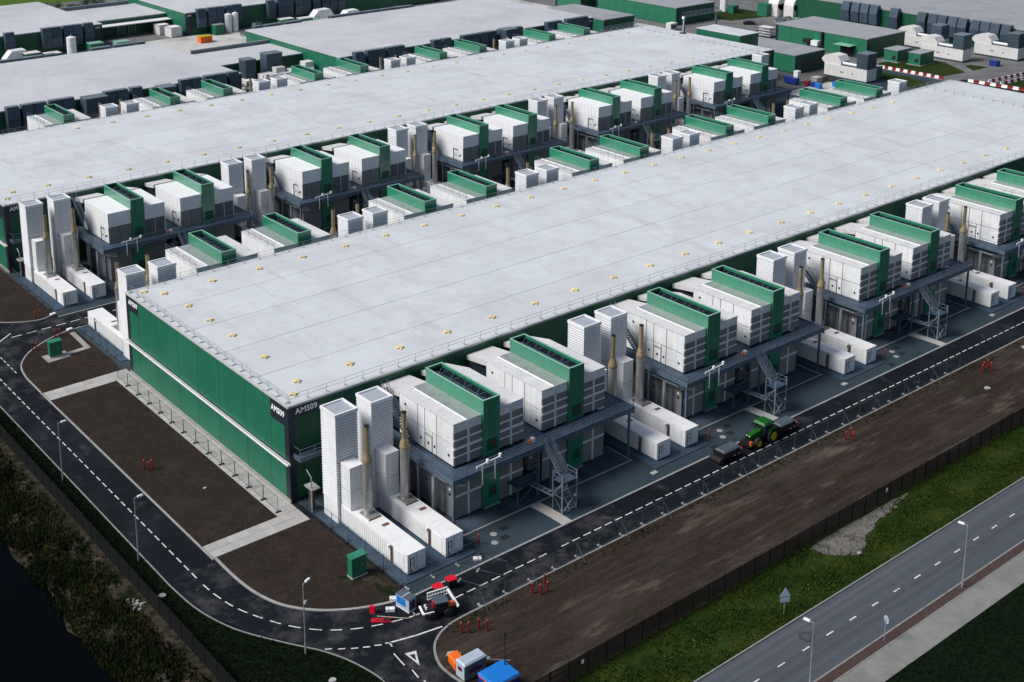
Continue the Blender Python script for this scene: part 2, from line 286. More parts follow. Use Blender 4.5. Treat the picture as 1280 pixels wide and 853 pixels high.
# ================================================================== the ground
P = 39.1477; A2 = 13.672
terrain = struct(sheet('terrain', [(-22.0, -700), (1800, -700), (1800, 1800), (-22.0, 1800)], -0.16, 'terrain'))
water = struct(sheet('canal_water', [(-900, -400), (-22.2, -400), (-22.2, 900), (-900, 900)], -1.75, 'canal_water'))
bk = MB(); ys = [-120 + 2.0 * i for i in range(170)]
rw = []
for y in ys:
    w = 0.5 * math.sin(y * 0.35) + 0.35 * math.sin(y * 0.91 + 1)
    rw.append([(-30.2 + w, y, -2.2), (-28.6 + w, y, -1.62 + 0.1 * math.sin(y)), (-26.4 + 0.4 * w, y, -0.75 + 0.12 * math.sin(y * 1.3)), (-24.3, y, -0.1 + 0.07 * math.sin(y * 0.8)), (-22.9, y, 0.05), (-21.9, y, 0.06)])
for a, c in zip(rw, rw[1:]):
    for i in range(5): bk.poly([a[i], a[i + 1], c[i + 1], c[i]])
bank = struct(bk.build('canal_bank', 'bank_dirt', smooth=True))
road = struct(sheet('service_road', [(-19.3, -120), (2.0, -120), (2.0, -31.6), (268, -31.6), (268, 72.6), (-0.5, 72.6), (-12.5, 82), (-12.5, 400), (-19.3, 400)], 0.0, 'asphalt_new'))
outer = smooth_line([(-18.95, 300), (-18.95, 120), (-18.95, 60), (-18.9, 20), (-18.9, -2), (-18.85, -7), (-18.4, -12), (-16.9, -17), (-14.1, -21.8), (-11.9, -25.1), (-10.6, -27.8), (-9.8, -30.6), (-9.45, -33.5), (-9.4, -40), (-9.4, -119)], 5)
verge_w = struct(slab('grass_verge', outer + [(-21.95, -119), (-21.95, 300)], -0.05, 0.07, 'grass_dark'))
struct(ribbon(MB(), outer, 0.16, -0.02, 0.11).build('kerb', 'kerb'))
# beds on the west side of the near building
bed1 = smooth_line([(-0.5, 65.4), (-3.0, 64.9), (-5.4, 63.9), (-8.0, 62.3), (-10.1, 60.4), (-12.0, 57.3), (-12.75, 53.5), (-12.85, 50.0), (-12.9, 46.75)], 4)
bed3 = smooth_line([(-12.6, -4.5), (-12.6, -9.3), (-12.15, -13.2), (-11.0, -16.5), (-8.8, -19.3), (-5.9, -21.4), (-2.9, -22.75), (-0.9, -23.3), (0.9, -23.7)], 4)
struct(slab('soil_bed', bed1 + [(-0.5, 46.75)], -0.05, 0.08, 'soil'))
struct(slab('soil_bed', [(-12.8, 43.75), (-12.8, -1.55), (-2.85, -1.55), (-2.85, 43.75)], -0.05, 0.08, 'soil'))
struct(slab('soil_bed', bed3 + [(0.45, -20.6), (0.3, -4.45), (-12.6, -4.45)], -0.05, 0.08, 'soil'))
bedB = smooth_line([(-0.6, 73.3), (-3.6, 72.2), (-8.2, 74.6), (-11.6, 79.0), (-12.7, 85.0), (-12.9, 95), (-12.9, 200)], 4)
struct(slab('soil_bed', bedB + [(-0.6, 200)], -0.05, 0.08, 'soil'))
kb = MB(); ribbon(kb, bed1, 0.22, -0.02, 0.12); ribbon(kb, [(-12.9, 46.9), (-12.9, -4.6)], 0.22, -0.02, 0.12); ribbon(kb, bed3, 0.3, -0.02, 0.12); struct(kb.build('kerb', 'concrete'))
struct(ribbon(MB(), bedB, 0.22, -0.02, 0.12).build('kerb', 'concrete'))
path = struct(bpy.data.objects.new('path', None)); col.objects.link(path)
def slabs(parent, x0, x1, y0, y1, nx, ny, z, m, name='paving_slab', gap=0.02, z0=-0.03, jit=0.006):
    w = (x1 - x0) / nx; h = (y1 - y0) / ny; me = MB().box(gap, w - gap, gap, h - gap, z0 - z, 0).mesh(name); me.materials.append(MATS[m])
    for i in range(nx):
        for j in range(ny): link(name, me, parent, loc=(x0 + i * w, y0 + j * h, z + random.uniform(-jit, jit)))
slabs(path, -12.7, -2.85, 43.8, 46.7, 7, 2, 0.09, 'path_slab'); slabs(path, -12.7, -2.85, -4.4, -1.6, 7, 2, 0.09, 'path_slab')
slabs(path, -2.85, -0.1, -4.4, 46.7, 2, 36, 0.09, 'path_slab')
# soil strip beside the road and the main road
sk = [(-3.3, -43.3), (-3.6, -38.5), (-3.9, -35.8), (-3.75, -33.9), (-2.7, -31.8), (-1.2, -30.55), (0.7, -29.85), (3.1, -29.65), (7, -29.65), (14, -29.65), (60, -29.65), (130, -29.65), (330, -29.65)]
sks = smooth_line(sk, 4)
strip = struct(slab('soil_strip', sks + [(330, -43.7), (-3.3, -43.7)], -0.05, 0.08, 'soil_worn'))
struct(ribbon(MB(), sks, 0.24, -0.02, 0.12).build('kerb', 'kerb'))
struct(slab('grass_verge', [(-9.3, -51.15), (330, -51.15), (330, -43.72), (-9.3, -43.72)], -0.05, 0.085, 'grass_mid'))
pts = []
key = [(40.6, -44.3), (41.0, -45.6), (42.6, -47.3), (44.4, -48.5), (46.3, -47.9), (47.6, -46.7), (49.6, -46.5), (51.5, -45.6), (54.5, -45.7), (57.5, -44.9), (59.8, -44.5), (57.0, -44.1), (52, -44.15), (47, -44.05), (43, -44.1), (40.6, -44.3)]
for a, c in zip(key, key[1:]):
    for i in range(9):
        t = i / 9; j = 0.0 if a[1] > -44.4 and c[1] > -44.4 else 0.42; pts.append((a[0] + (c[0] - a[0]) * t + random.uniform(-j, j) * 0.35, min(-43.95, a[1] + (c[1] - a[1]) * t + random.uniform(-j, j) * 0.4)))
struct(sheet('bare_ground', pts, 0.094, 'dirt_pale'))
main_road = struct(sheet('main_road', [(-80, -58.2), (500, -58.2), (500, -51.15), (-80, -51.15)], 0.02, 'asphalt_old'))
struct(MB().box(-20, 400, -51.28, -51.12, -0.02, 0.13).build('kerb', 'kerb'))
struct(MB().box(-20, 400, -58.36, -58.20, -0.02, 0.13).build('kerb', 'kerb'))
struct(MB().box(-20, 400, -59.35, -58.36, -0.02, 0.11).build('brick_strip', 'brick_red'))
struct(MB().box(-20, 400, -59.47, -59.35, -0.02, 0.13).build('kerb', 'kerb'))
foot = struct(bpy.data.objects.new('footpath', None)); col.objects.link(foot)
slabs(foot, 14, 98, -62.4, -59.47, 42, 1, 0.10, 'footpath', gap=0.012)
struct(MB().box(98, 400, -62.4, -59.47, -0.02, 0.10).build('footpath_beyond', 'footpath'))
struct(slab('grass_verge', [(-80, -260), (500, -260), (500, -62.45), (-80, -62.45)], -0.05, 0.08, 'grass_dark'))
# paved yards
yard = struct(MB().box(0.75, 262, -23.62, 0.0, -0.05, 0.06).build('yard', 'yard_paving'))
struct(MB().box(0.8, 262, -23.86, -23.62, -0.03, 0.12).build('kerb', 'concrete'))
yard_b = struct(MB().box(-0.45, 262, 45.0, 65.2, -0.05, 0.06).build('yard', 'yard_paving'))
struct(MB().box(-0.45, 262, 65.2, 65.42, -0.03, 0.12).build('kerb', 'concrete'))
yard_c = struct(MB().box(-0.55, 262, 71.6, 96, -0.05, 0.06).build('yard', 'yard_paving'))
struct(MB().box(-0.55, 262, 71.38, 71.6, -0.03, 0.12).build('kerb', 'concrete'))
bay_me = MB().box(0.02, 1.36, 0, 13.6, -0.05, 0.012).mesh('paving_bay'); bay_me.materials.append(MATS['yard_bay'])
cov_me = MB().cyl((0, 0, 0), (0, 0, 0.02), 0.42, n=16).mesh('manhole_cover'); cov_me.materials.append(MATS['concrete'])
drn_me = MB().box(-0.55, 0.55, -0.4, 0.4, 0, 0.015).mesh('drain_grate'); drn_me.materials.append(MATS['dark_gap'])
for k in range(4):
    X = k * P
    for i in range(20): link('paving_bay', bay_me, yard, loc=(X + 11.7 + i * 1.38, -18.1, 0.062))
    ln = MB().box(X + 11.4, X + 39.3, -18.36, -18.12, 0.05, 0.11); ln.box(X + 39.08, X + 39.3, -18.12, -13.8, 0.05, 0.11); ln.build('edging_strip', 'concrete', yard)
    rp = MB()
    for i in range(8):
        t0, t1 = i / 8, (i + 1) / 8; e = lambda t: 0.35 * (1 - t) ** 2
        rp.hexa([(X + 22.0 - e(t0) + .3, -18.36 - 5.25 * t0, 0.05), (X + 22.0 - e(t1) + .3, -18.36 - 5.25 * t1, 0.05), (X + 23.5 - e(t1) + .3, -18.36 - 5.25 * t1, 0.05), (X + 23.5 - e(t0) + .3, -18.36 - 5.25 * t0, 0.05), (X + 22.0 - e(t0) + .3, -18.36 - 5.25 * t0, 0.085), (X + 22.0 - e(t1) + .3, -18.36 - 5.25 * t1, 0.085), (X + 23.5 - e(t1) + .3, -18.36 - 5.25 * t1, 0.085), (X + 23.5 - e(t0) + .3, -18.36 - 5.25 * t0, 0.085)])
    rp.build('crossing_ramp', 'path_slab', yard)
    for x, y in ((13.6, -20.1), (12.6, -21.5)): link('manhole_cover', cov_me, yard, loc=(X + x + 1.2, y, 0.062))
    for x, y in ((16.6, -19.9), (12.2, -19.9), (15.4, -21.4), (10.9, -22.6)): link('drain_grate', drn_me, yard, loc=(X + x, y, 0.062))
    MB().box(X + 0.9, X + 11.0, -21.7, -3.9, 0.03, 0.16).build('generator_plinth', 'bund_blue', yard)
    MB().box(X - 0.4 + P, X + 0.5 + P, -22.5, -21.9, 0.05, 0.16).build('marker_slab', 'path_slab', yard)
for k in range(5):
    MB().box(k * P + 0.3, k * P + 10.5, 49.2, 64.6, 0.03, 0.16).build('generator_plinth', 'bund_blue', yard_b)
    MB().box(k * P + 0.0, k * P + 10.5, 74.2, 92.0, 0.03, 0.16).build('generator_plinth', 'bund_blue', yard_c)
# dust and mud carried onto the road at the junctions
struct(sheet('road_dust', [(-18.6, -5), (-17.9, -13), (-15.5, -18.8), (-12.2, -24.0), (-10.2, -28.2), (-9.2, -33), (-9.2, -60), (-3.6, -60), (-4.1, -35), (-2.6, -31.6), (0.8, -29.95), (12, -29.8), (30, -29.8), (30, -24.0), (3, -24.05), (-2.9, -23.0), (-6.1, -21.6), (-9.1, -19.4), (-11.3, -16.6), (-12.5, -13.2), (-12.9, -9.2), (-12.95, -5)], 0.0022, 'asphalt_dusty'))
struct(sheet('road_dust', [(-18.6, 44), (-18.6, 74), (-12.6, 79), (-8, 74.4), (-3.6, 72.0), (6, 71.2), (6, 65.6), (-1, 65.7), (-5.6, 64.2), (-10.3, 60.7), (-12.3, 57.3), (-13.0, 53.5), (-13.05, 44)], 0.0022, 'asphalt_dusty'))
# lane markings
def dash(parent, pts, w, z): return ribbon(MB(), pts, w, z, z + 0.006).build('lane_dash', 'white_paint', parent)
d1 = MB().box(-0.58, 0.58, -0.07, 0.07, 0, 0.006).mesh('lane_dash'); d1.materials.append(MATS['white_paint'])
for i in range(74):
    if i == 8: continue
    link('lane_dash', d1, road, loc=(4.5 + i * 1.71, -26.65, 0.004))
for i in range(36): link('lane_dash', d1, road, loc=(-15.95, 54.5 - i * 1.84 + 4, 0.004), rz=math.pi / 2)
arc = smooth_line([(-15.95, -8.0), (-15.75, -10.5), (-15.1, -13.8), (-13.8, -17.0), (-12.3, -19.7), (-10.3, -22.1), (-7.8, -24.0), (-5.0, -25.3), (-1.5, -26.3), (1.5, -26.6)], 14)
acc = 0.0; seg = []; on = True
for a, c in zip(arc, arc[1:]):
    seg.append(a); acc += (Vector(c) - Vector(a)).length
    if on and acc > 1.12: seg.append(c); dash(road, seg, 0.14, 0.004); seg = []; acc = 0; on = False
    elif not on and acc > 0.7: seg = []; acc = 0; on = True
for i in range(6): t = i / 5; dash(road, [(-11.4 + 5.3 * t, -25.15 - 2.95 * t + 0.35 * math.sin(t * 3.1) * -1), (-11.4 + 5.3 * t + 0.62, -25.15 - 2.95 * t - 0.36 - 0.35 * math.sin(t * 3.1))], 0.15, 0.004)
dash(road, [(-5.8, -28.3), (-2.9, -29.05), (0.0, -29.55)], 0.2, 0.004); dash(road, [(-5.75, -28.3), (-5.85, -28.95)], 0.15, 0.004)
for y0, y1 in ((-29.9, -32.0), (-33.0, -34.3), (-34.9, -36.2), (-37, -38.3)): dash(road, [(-6.35, y0), (-6.55, y1)], 0.13, 0.004)
tri = MB(); T = [(-5.5, -30.6), (-4.35, -30.95), (-5.4, -32.95)]; cx = sum(p[0] for p in T) / 3; cy = sum(p[1] for p in T) / 3
ti = [(cx + (x - cx) * 0.48, cy + (y - cy) * 0.48) for x, y in T]
for i in range(3): j = (i + 1) % 3; tri.poly([(*T[i], 0.008), (*T[j], 0.008), (*ti[j], 0.008), (*ti[i], 0.008)])
tri.build('give_way_triangle', 'white_paint', road)
d2 = MB().box(-0.55, 0.55, -0.075, 0.075, 0, 0.006).mesh('lane_dash'); d2.materials.append(MATS['white_paint'])
for i in range(30): link('lane_dash', d2, main_road, loc=(14.7 + i * 3.87, -54.7, 0.024))
d3 = MB().box(-0.8, 0.8, -0.09, 0.09, 0, 0.006).mesh('lane_dash'); d3.materials.append(MATS['white_paint'])
for i in range(30): link('lane_dash', d3, road, loc=(-8.6 + i * 2.4, 68.45, 0.004))
dash(road, [(-12.2, 67.4), (-9.0, 70.1)], 0.18, 0.004)
for i in range(6): dash(road, [(-13.35, 55.5 + i * 1.5), (-13.35, 56.4 + i * 1.5)], 0.12, 0.004)
mh = MB().cyl((27.9, -53.6, 0.0), (27.9, -53.6, 0.03), 0.85, n=20); mh.build('manhole_ring', 'iron_cover', main_road)
MB().cyl((27.9, -53.6, 0.03), (27.9, -53.6, 0.045), 0.45, n=18).build('manhole_cover', 'asphalt_old', main_road)
# yards farther back
struct(MB().box(-30, 262, 142, 182, -0.1, 0.03).build('yard', 'yard_mid'))
struct(MB().box(-40, 262, 182, 276, -0.12, 0.02).build('yard', 'yard_far'))
struct(MB().box(-40, 330, 276, 420, -0.12, 0.01).build('yard', 'yard_mid'))
struct(MB().box(262, 420, 30, 276, -0.14, -0.02).build('yard', 'yard_mid'))
struct(slab('grass_patch', [(264.6, 100.5), (264.6, 79), (277, 77.4), (284.5, 88.5), (284, 101)], -0.05, 0.06, 'grass_mid'))
struct(slab('grass_patch', [(255, 96), (246, 72), (256, 76.5), (258.5, 84), (258, 92)], -0.05, 0.10, 'grass_mid'))
struct(slab('grass_patch', [(281, 77.2), (288, 76.9), (287.5, 82), (284.5, 82)], -0.05, 0.06, 'grass_mid'))
struct(slab('grass_patch', [(270.5, 64.3), (290, 63.2), (290, 52), (270.5, 54)], -0.05, 0.06, 'grass_mid'))
struct(slab('grass_patch', [(142, 263), (172, 263), (172, 268), (142, 268)], -0.05, 0.07, 'grass_bright'))
struct(slab('grass_patch', [(290, 176), (312, 172), (312, 190), (290, 192)], -0.05, 0.07, 'grass_mid'))
struct(slab('grass_patch', [(268, 152), (284, 152), (284, 158), (268, 158)], -0.05, 0.07, 'grass_mid'))
struct(slab('grass_field', [(-60, 372), (330, 372), (330, 420), (-60, 420)], -0.05, 0.03, 'grass_bright'))

# ================================================================== the two long halls
H = 12.65
def roof_sheets(root, x0, x1, y0, y1, nx, ny, z, m='roof'):
    slabs(root, x0, x1, y0, y1, nx, ny, z, m, name='roof_sheet', gap=0.032, z0=z - 0.12, jit=0.004)
def hall(name, label, x1, y0, y1, west_signs, sign, panels=True):
    r = thing(name, label, 'building', (0, y0, 0)); D = y1 - y0
    MB().box(0.12, x1 - 0.12, 0.12, D - 0.12, 0.05, H - 0.16).build('inner_wall', 'joint', r)
    up = [0.95, 4.1, 10.4, 17.4, 23.2, 28.9, 35.1, 41.4, D - 0.95]; lo = [0.95, 4.4, 10.3, 17.5, 23.4, 29.1, 35.2, 41.6, D - 0.95]
    for ps, z0, z1 in ((up, 5.45, H - 0.25), (lo, 0.45, 5.05)):
        for a, c in zip(ps, ps[1:]):
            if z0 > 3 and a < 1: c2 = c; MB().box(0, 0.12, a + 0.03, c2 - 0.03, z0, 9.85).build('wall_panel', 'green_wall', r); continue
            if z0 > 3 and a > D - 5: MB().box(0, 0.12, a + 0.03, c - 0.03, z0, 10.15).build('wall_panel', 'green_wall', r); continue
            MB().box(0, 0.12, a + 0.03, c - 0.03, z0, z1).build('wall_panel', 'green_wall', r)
    pbox('plinth', 'concrete', r, -0.06, 0.12, 0, D, 0, 0.44)
    for a, c in ((0, 0.93), (D - 0.93, D)): pbox('corner_column', 'navy', r, -0.015, 0.9, a, c, 0.45, H - 0.25)
    pbox('sign_panel', 'navy', r, -0.03, 0.1, 0.94, 4.1, 9.87, H - 0.25); pbox('sign_panel', 'navy', r, -0.03, 0.1, D - 4.0, D - 0.94, 10.17, H - 0.25)
    # gutter ledge half way up the west wall
    pbox('ledge', 'white_clean', r, -0.45, 0.0, -0.2, D + 0.2, 5.08, 5.30); pbox('ledge_rail', 'steel_rail', r, -0.40, -0.34, -0.1, D + 0.1, 5.42, 5.48); pbox('ledge_shadow_strip', 'dark_gap', r, -0.05, 0.1, 0.95, D - 0.95, 5.3, 5.44)  # near-black strip paints in the shadow line above the ledge
    # front and rear walls in panels, a darker green with shade painted in
    n = int(x1 / 6.52)
    for i in range(n):
        a = 4.2 + i * (x1 - 5.2) / n; c = 4.2 + (i + 1) * (x1 - 5.2) / n
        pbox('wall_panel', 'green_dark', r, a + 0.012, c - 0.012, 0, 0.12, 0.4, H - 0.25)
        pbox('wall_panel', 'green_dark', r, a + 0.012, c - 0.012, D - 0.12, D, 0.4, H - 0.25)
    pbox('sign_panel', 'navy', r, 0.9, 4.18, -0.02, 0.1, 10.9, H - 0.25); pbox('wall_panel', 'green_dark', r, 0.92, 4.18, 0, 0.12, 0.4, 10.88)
    pbox('end_wall', 'green_wall', r, x1 - 0.12, x1, 0, D, 0.1, H - 0.25)
    # coping
    for a in ((-0.08, 0.30, -0.08, D + 0.08), (x1 - 0.3, x1 + 0.08, -0.08, D + 0.08), (0.302, x1 - 0.302, -0.08, 0.30), (0.302, x1 - 0.302, D - 0.30, D + 0.08)): pbox('coping', 'roof_edge', r, *a, H - 0.24, H + 0.03)
    roof_sheets(r, 0.3, x1 - 0.3, 0.3, D - 0.3, int(x1 / 7.83), 5, H)
    W = Matrix(((0, 0, -1, -0.05), (-1, 0, 0, 0), (0, 1, 0, 0), (0, 0, 0, 1)))
    if west_signs:
        text_mesh('sign_lettering', sign, 1.02, 'sign_white', r, Matrix.Translation((0, 3.85, 10.95)) @ W)
        text_mesh('sign_lettering', sign, 0.98, 'sign_white', r, Matrix.Translation((0, D - 0.98, 11.2)) @ W)
    F = Matrix(((1, 0, 0, 0), (0, 0, -1, -0.05), (0, 1, 0, 0), (0, 0, 0, 1)))
    text_mesh('sign_lettering', sign, 1.02, 'sign_white', r, Matrix.Translation((0.98, 0, 11.4)) @ F)
    return r
hallA = hall('data_hall', 'long low hall with white roof and green end wall, signs reading AMS09', 214.5, 0.0, 45.2, True, 'AMS09')
hallB = hall('data_hall', 'long white roofed hall in the middle, behind the hall signed AMS09', 211.3, 95.6, 142.7, False, 'AMS10')
# green upstand beyond the middle hall's far end
pbox('stair_housing', 'green_wall', hallB, 214.0, 222.0, 14, 30, 0.1, H + 1.2); pbox('stair_housing_roof', 'roof', hallB, 213.8, 222.2, 13.8, 30.2, H + 1.2, H + 1.35)

# yellow roof anchors
am = MB().box(-0.55, 0.55, -0.14, 0.14, 0, 0.17); am.box(-0.14, 0.14, -0.55, -0.141, 0, 0.16); am.box(-0.14, 0.14, 0.141, 0.55, 0, 0.16); am.box(-0.30, 0.30, -0.30, 0.30, 0.165, 0.23); am.cyl((0, 0, 0.23), (0, 0, 0.30), 0.06, n=8)
am = am.mesh('roof_anchor'); am.materials.append(MATS['anchor_yellow'])
def anchor(x, y, label): tag(link('roof_anchor', am, loc=(x, y, H + 0.005), rz=random.uniform(-0.25, 0.25)), label, 'roof anchor', 'yellow roof anchors')
near, mid = 'the near hall signed AMS09', 'the middle hall'
anchor(2.2, 2.3, 'yellow anchor nearest the front corner of the near hall roof, above the AMS09 signs')
anchor(2.1, 43.4, 'yellow anchor in the far left corner of the near hall roof')
for i, y in enumerate((13.5, 22.0, 28.4, 34.7)): anchor(4.75, y, '%s yellow anchor back from the AMS09 corner along the green end wall' % ordw(i + 1))
for i in range(25):
    anchor(4.35 + i * 7.80, 5.0, '%s yellow anchor from the AMS09 corner along the near hall front edge' % ordw(i))
    if i < 24: anchor(4.1 + i * 7.83, 41.0, '%s yellow anchor from the left along the near hall back edge' % ordw(i))
anchor(1.8, 98.9, 'yellow anchor in the near left corner of the middle hall roof')
for i in range(26):
    anchor(3.9 + (i * 7.95 - (1.4 if i else 0)), 102.0, '%s yellow anchor from the left along the middle hall front edge' % ordw(i))
    if i > 3: anchor(-1.1 + i * 7.95, 137.3, '%s yellow anchor from the left along the middle hall back edge' % ordw(i - 4))

# roof guardrails
post_me = MB().box(-0.018, 0.018, -0.018, 0.018, 0, 1.05).box(-0.07, 0.07, -0.35, 0.35, 0.0, 0.07); post_me = post_me.mesh('post'); post_me.materials.append(MATS['roof_rail'])
def guardrail(label, x0, y0, x1, y1, z, n, inward=0):
    r = thing('roof_guardrail', label, 'guardrail', (x0, y0, z), group='guardrails along the roof edges'); dx, dy = x1 - x0, y1 - y0; L = math.hypot(dx, dy); a = math.atan2(dy, dx)
    for i in range(n + 1): link('post', post_me, r, loc=(dx * i / n, dy * i / n, 0), rz=a)
    for h, nm in ((1.03, 'top_rail'), (0.55, 'mid_rail')): MB().bar((0, 0, h), (dx, dy, h), 0.032).build(nm, 'roof_rail', r)
guardrail('roof guardrail along the front edge of the hall signed AMS09', 0.5, 0.55, 214.0, 0.55, H + 0.02, 80)
guardrail('roof guardrail along the back edge of the hall signed AMS09', 0.5, 44.6, 214.0, 44.6, H + 0.02, 80)
guardrail('roof guardrail above the green end wall of the hall signed AMS09', 0.5, 0.9, 0.5, 44.3, H + 0.02, 20)
guardrail('guardrail across the far right end of the near hall roof', 202.4, 0.9, 202.4, 44.3, H + 0.02, 18)
guardrail('roof guardrail along the front edge of the middle hall', 0.5, 96.2, 211, 96.2, H + 0.02, 80)
guardrail('roof guardrail along the back edge of the middle hall', 0.5, 142.1, 211, 142.1, H + 0.02, 80)
guardrail('guardrail across the far end of the middle hall roof', 205.5, 96.6, 205.5, 141.8, H + 0.02, 18)

# ================================================================== cooling modules
def louvre(name, m, root, x0, x1, y, z0, z1, pitch=0.17):
    mb = MB().box(x0, x1, y - 0.01, y + 0.06, z0, z1); n = max(2, int((z1 - z0) / pitch)); h = (z1 - z0) / n
    for i in range(n):
        a = z0 + i * h + 0.01
        mb.hexa([(x0 + .03, y - 0.10, a), (x1 - .03, y - 0.10, a), (x1 - .03, y - 0.011, a + h * 0.55), (x0 + .03, y - 0.011, a + h * 0.55), (x0 + .03, y - 0.10, a + 0.03), (x1 - .03, y - 0.10, a + 0.03), (x1 - .03, y - 0.011, a + h * 0.55 + 0.03), (x0 + .03, y - 0.011, a + h * 0.55 + 0.03)])
    return mb.build(name, m, root)
def tower(root, zb=0.08, rear=False):
    t = MB(); x = 1.25; yf, yb, zt = -15.3, -4.1, 14.03
    t.box(-x, x, yf, yf + 0.14, zb, zt); t.box(-x, x, yb - 0.14, yb, 6, zt); t.box(-x, -x + 0.13, yf + 0.141, yb - 0.141, zb, zt); t.box(x - 0.13, x, yf + 0.141, yb - 0.141, zb, zt)
    tw = t.build('tower_casing', 'green_tower', root)
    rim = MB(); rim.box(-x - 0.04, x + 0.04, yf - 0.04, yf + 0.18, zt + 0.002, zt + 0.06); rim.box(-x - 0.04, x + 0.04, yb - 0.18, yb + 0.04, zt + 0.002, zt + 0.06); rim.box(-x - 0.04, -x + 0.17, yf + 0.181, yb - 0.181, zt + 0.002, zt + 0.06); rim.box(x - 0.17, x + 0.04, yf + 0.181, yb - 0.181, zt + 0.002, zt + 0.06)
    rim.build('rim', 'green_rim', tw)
    pbox('duct_floor', 'dark_gap', tw, -x + 0.14, x - 0.14, yf + 0.15, yb - 0.15, 12.2, 12.3)
    ln = MB(); ln.box(-x + 0.131, -x + 0.15, yf + 0.15, yb - 0.15, 12.3, 13.72); ln.box(x - 0.15, x - 0.131, yf + 0.15, yb - 0.15, 12.3, 13.62); ln.box(-x + 0.151, x - 0.151, yb - 0.16, yb - 0.141, 12.3, 13.72); ln.build('duct_lining', 'navy', tw)
    br = MB()
    for y in (-12.9, -10.4, -7.9, -5.6): br.bar((-x + 0.14, y, 13.5), (x - 0.14, y, 13.5), 0.09); br.bar((-x + 0.14, y, 12.6), (x - 0.14, y + 1.2, 13.6), 0.06)
    br.bar((0.2, yf + 0.3, 13.3), (0.2, yb - 0.3, 13.3), 0.1); br.cyl((-0.5, yf + 0.4, 12.75), (-0.5, yb - 0.4, 12.75), 0.22, n=8); br.build('bracing', 'steel_blue', tw)
    if not rear:
        pbox('hatch', 'green_dark', tw, -0.75, 0.85, yf - 0.03, yf - 0.002, 7.4, 8.9); pbox('hatch', 'green_dark', tw, -0.45, 0.75, yf - 0.03, yf - 0.002, 1.3, 2.7)
        for lx, lz in ((-0.25, 8.25), (0.42, 8.4), (0.25, 2.1)): MB().cyl((lx, yf - 0.12, lz), (lx, yf - 0.03, lz), 0.13, n=10).build('warning_lamp', 'lens_red', tw)
        pbox('base_strip', 'concrete', tw, -x, x, yf - 0.22, yf - 0.002, 0.06, 0.2)
        for sx in (-0.42, 0.42): pbox('seam', 'green_dark', tw, sx - 0.012, sx + 0.012, yf - 0.012, yf - 0.001, 9.2, 13.9)
    return tw
LX0, LX1, RX0, RX1, YB, YF = -5.5, -1.27, 1.27, 5.2, -4.4, -15.0
def roof_parts(root, plain=False):
    n = 8
    def strips(x0, x1, m, z0, z1):
        for i in range(n):
            a = YF - 0.05 + i * (YB - YF + 0.05) / n; c = a + (YB - YF + 0.05) / n; pbox('roof_panel', m, root, x0, x1, a + 0.008, c - 0.008, z0, z1)
    if plain: pbox('roof', 'module_roof', root, LX0 - 0.04, LX0 + 1.9, YF - 0.05, YB, 12.22, 12.32); pbox('roof', 'module_roof', root, RX0, RX1 + 0.04, YF - 0.05, YB, 12.22, 12.32)
    else: strips(LX0 - 0.04, LX0 + 1.9, 'module_roof', 12.22, 12.32); strips(RX0, RX1 + 0.04, 'module_roof', 12.22, 12.32)
    pbox('roof_strip', 'galvanised', root, LX0 + 1.98, LX1, YF - 0.05, YB, 12.2, 12.27); pbox('roof_upstand', 'white_clean', root, LX0 + 1.9, LX0 + 1.98, YF - 0.06, YB, 12.2, 12.42)
def hood(root):
    h = MB(); h.hexa([(LX0, YB, 11.6), (LX1, YB, 11.6), (LX1 + 0.3, -0.1, 10.9), (LX0 + 0.2, -0.1, 10.9), (LX0, YB, 12.3), (LX1, YB, 12.3), (LX1 + 0.3, -0.1, 11.55), (LX0 + 0.2, -0.1, 11.55)]); h.build('duct_hood', 'module_roof', root)
    h = MB(); h.hexa([(RX0, YB, 11.6), (RX1, YB, 11.6), (RX1 - 0.6, -0.1, 10.9), (RX0 - 0.3, -0.1, 10.9), (RX0, YB, 12.3), (RX1, YB, 12.3), (RX1 - 0.6, -0.1, 11.55), (RX0 - 0.3, -0.1, 11.55)]); h.build('duct_hood', 'module_roof', root)
    pbox('hood_shade_fill', 'navy', root, LX0 + 0.25, LX1 - .2, YB, -0.15, 7.0, 10.88); pbox('hood_shade_fill', 'navy', root, RX0 + 0.1, RX1 - 0.65, YB, -0.15, 7.0, 10.88)  # navy boxes fill the open space under the hoods with painted shade
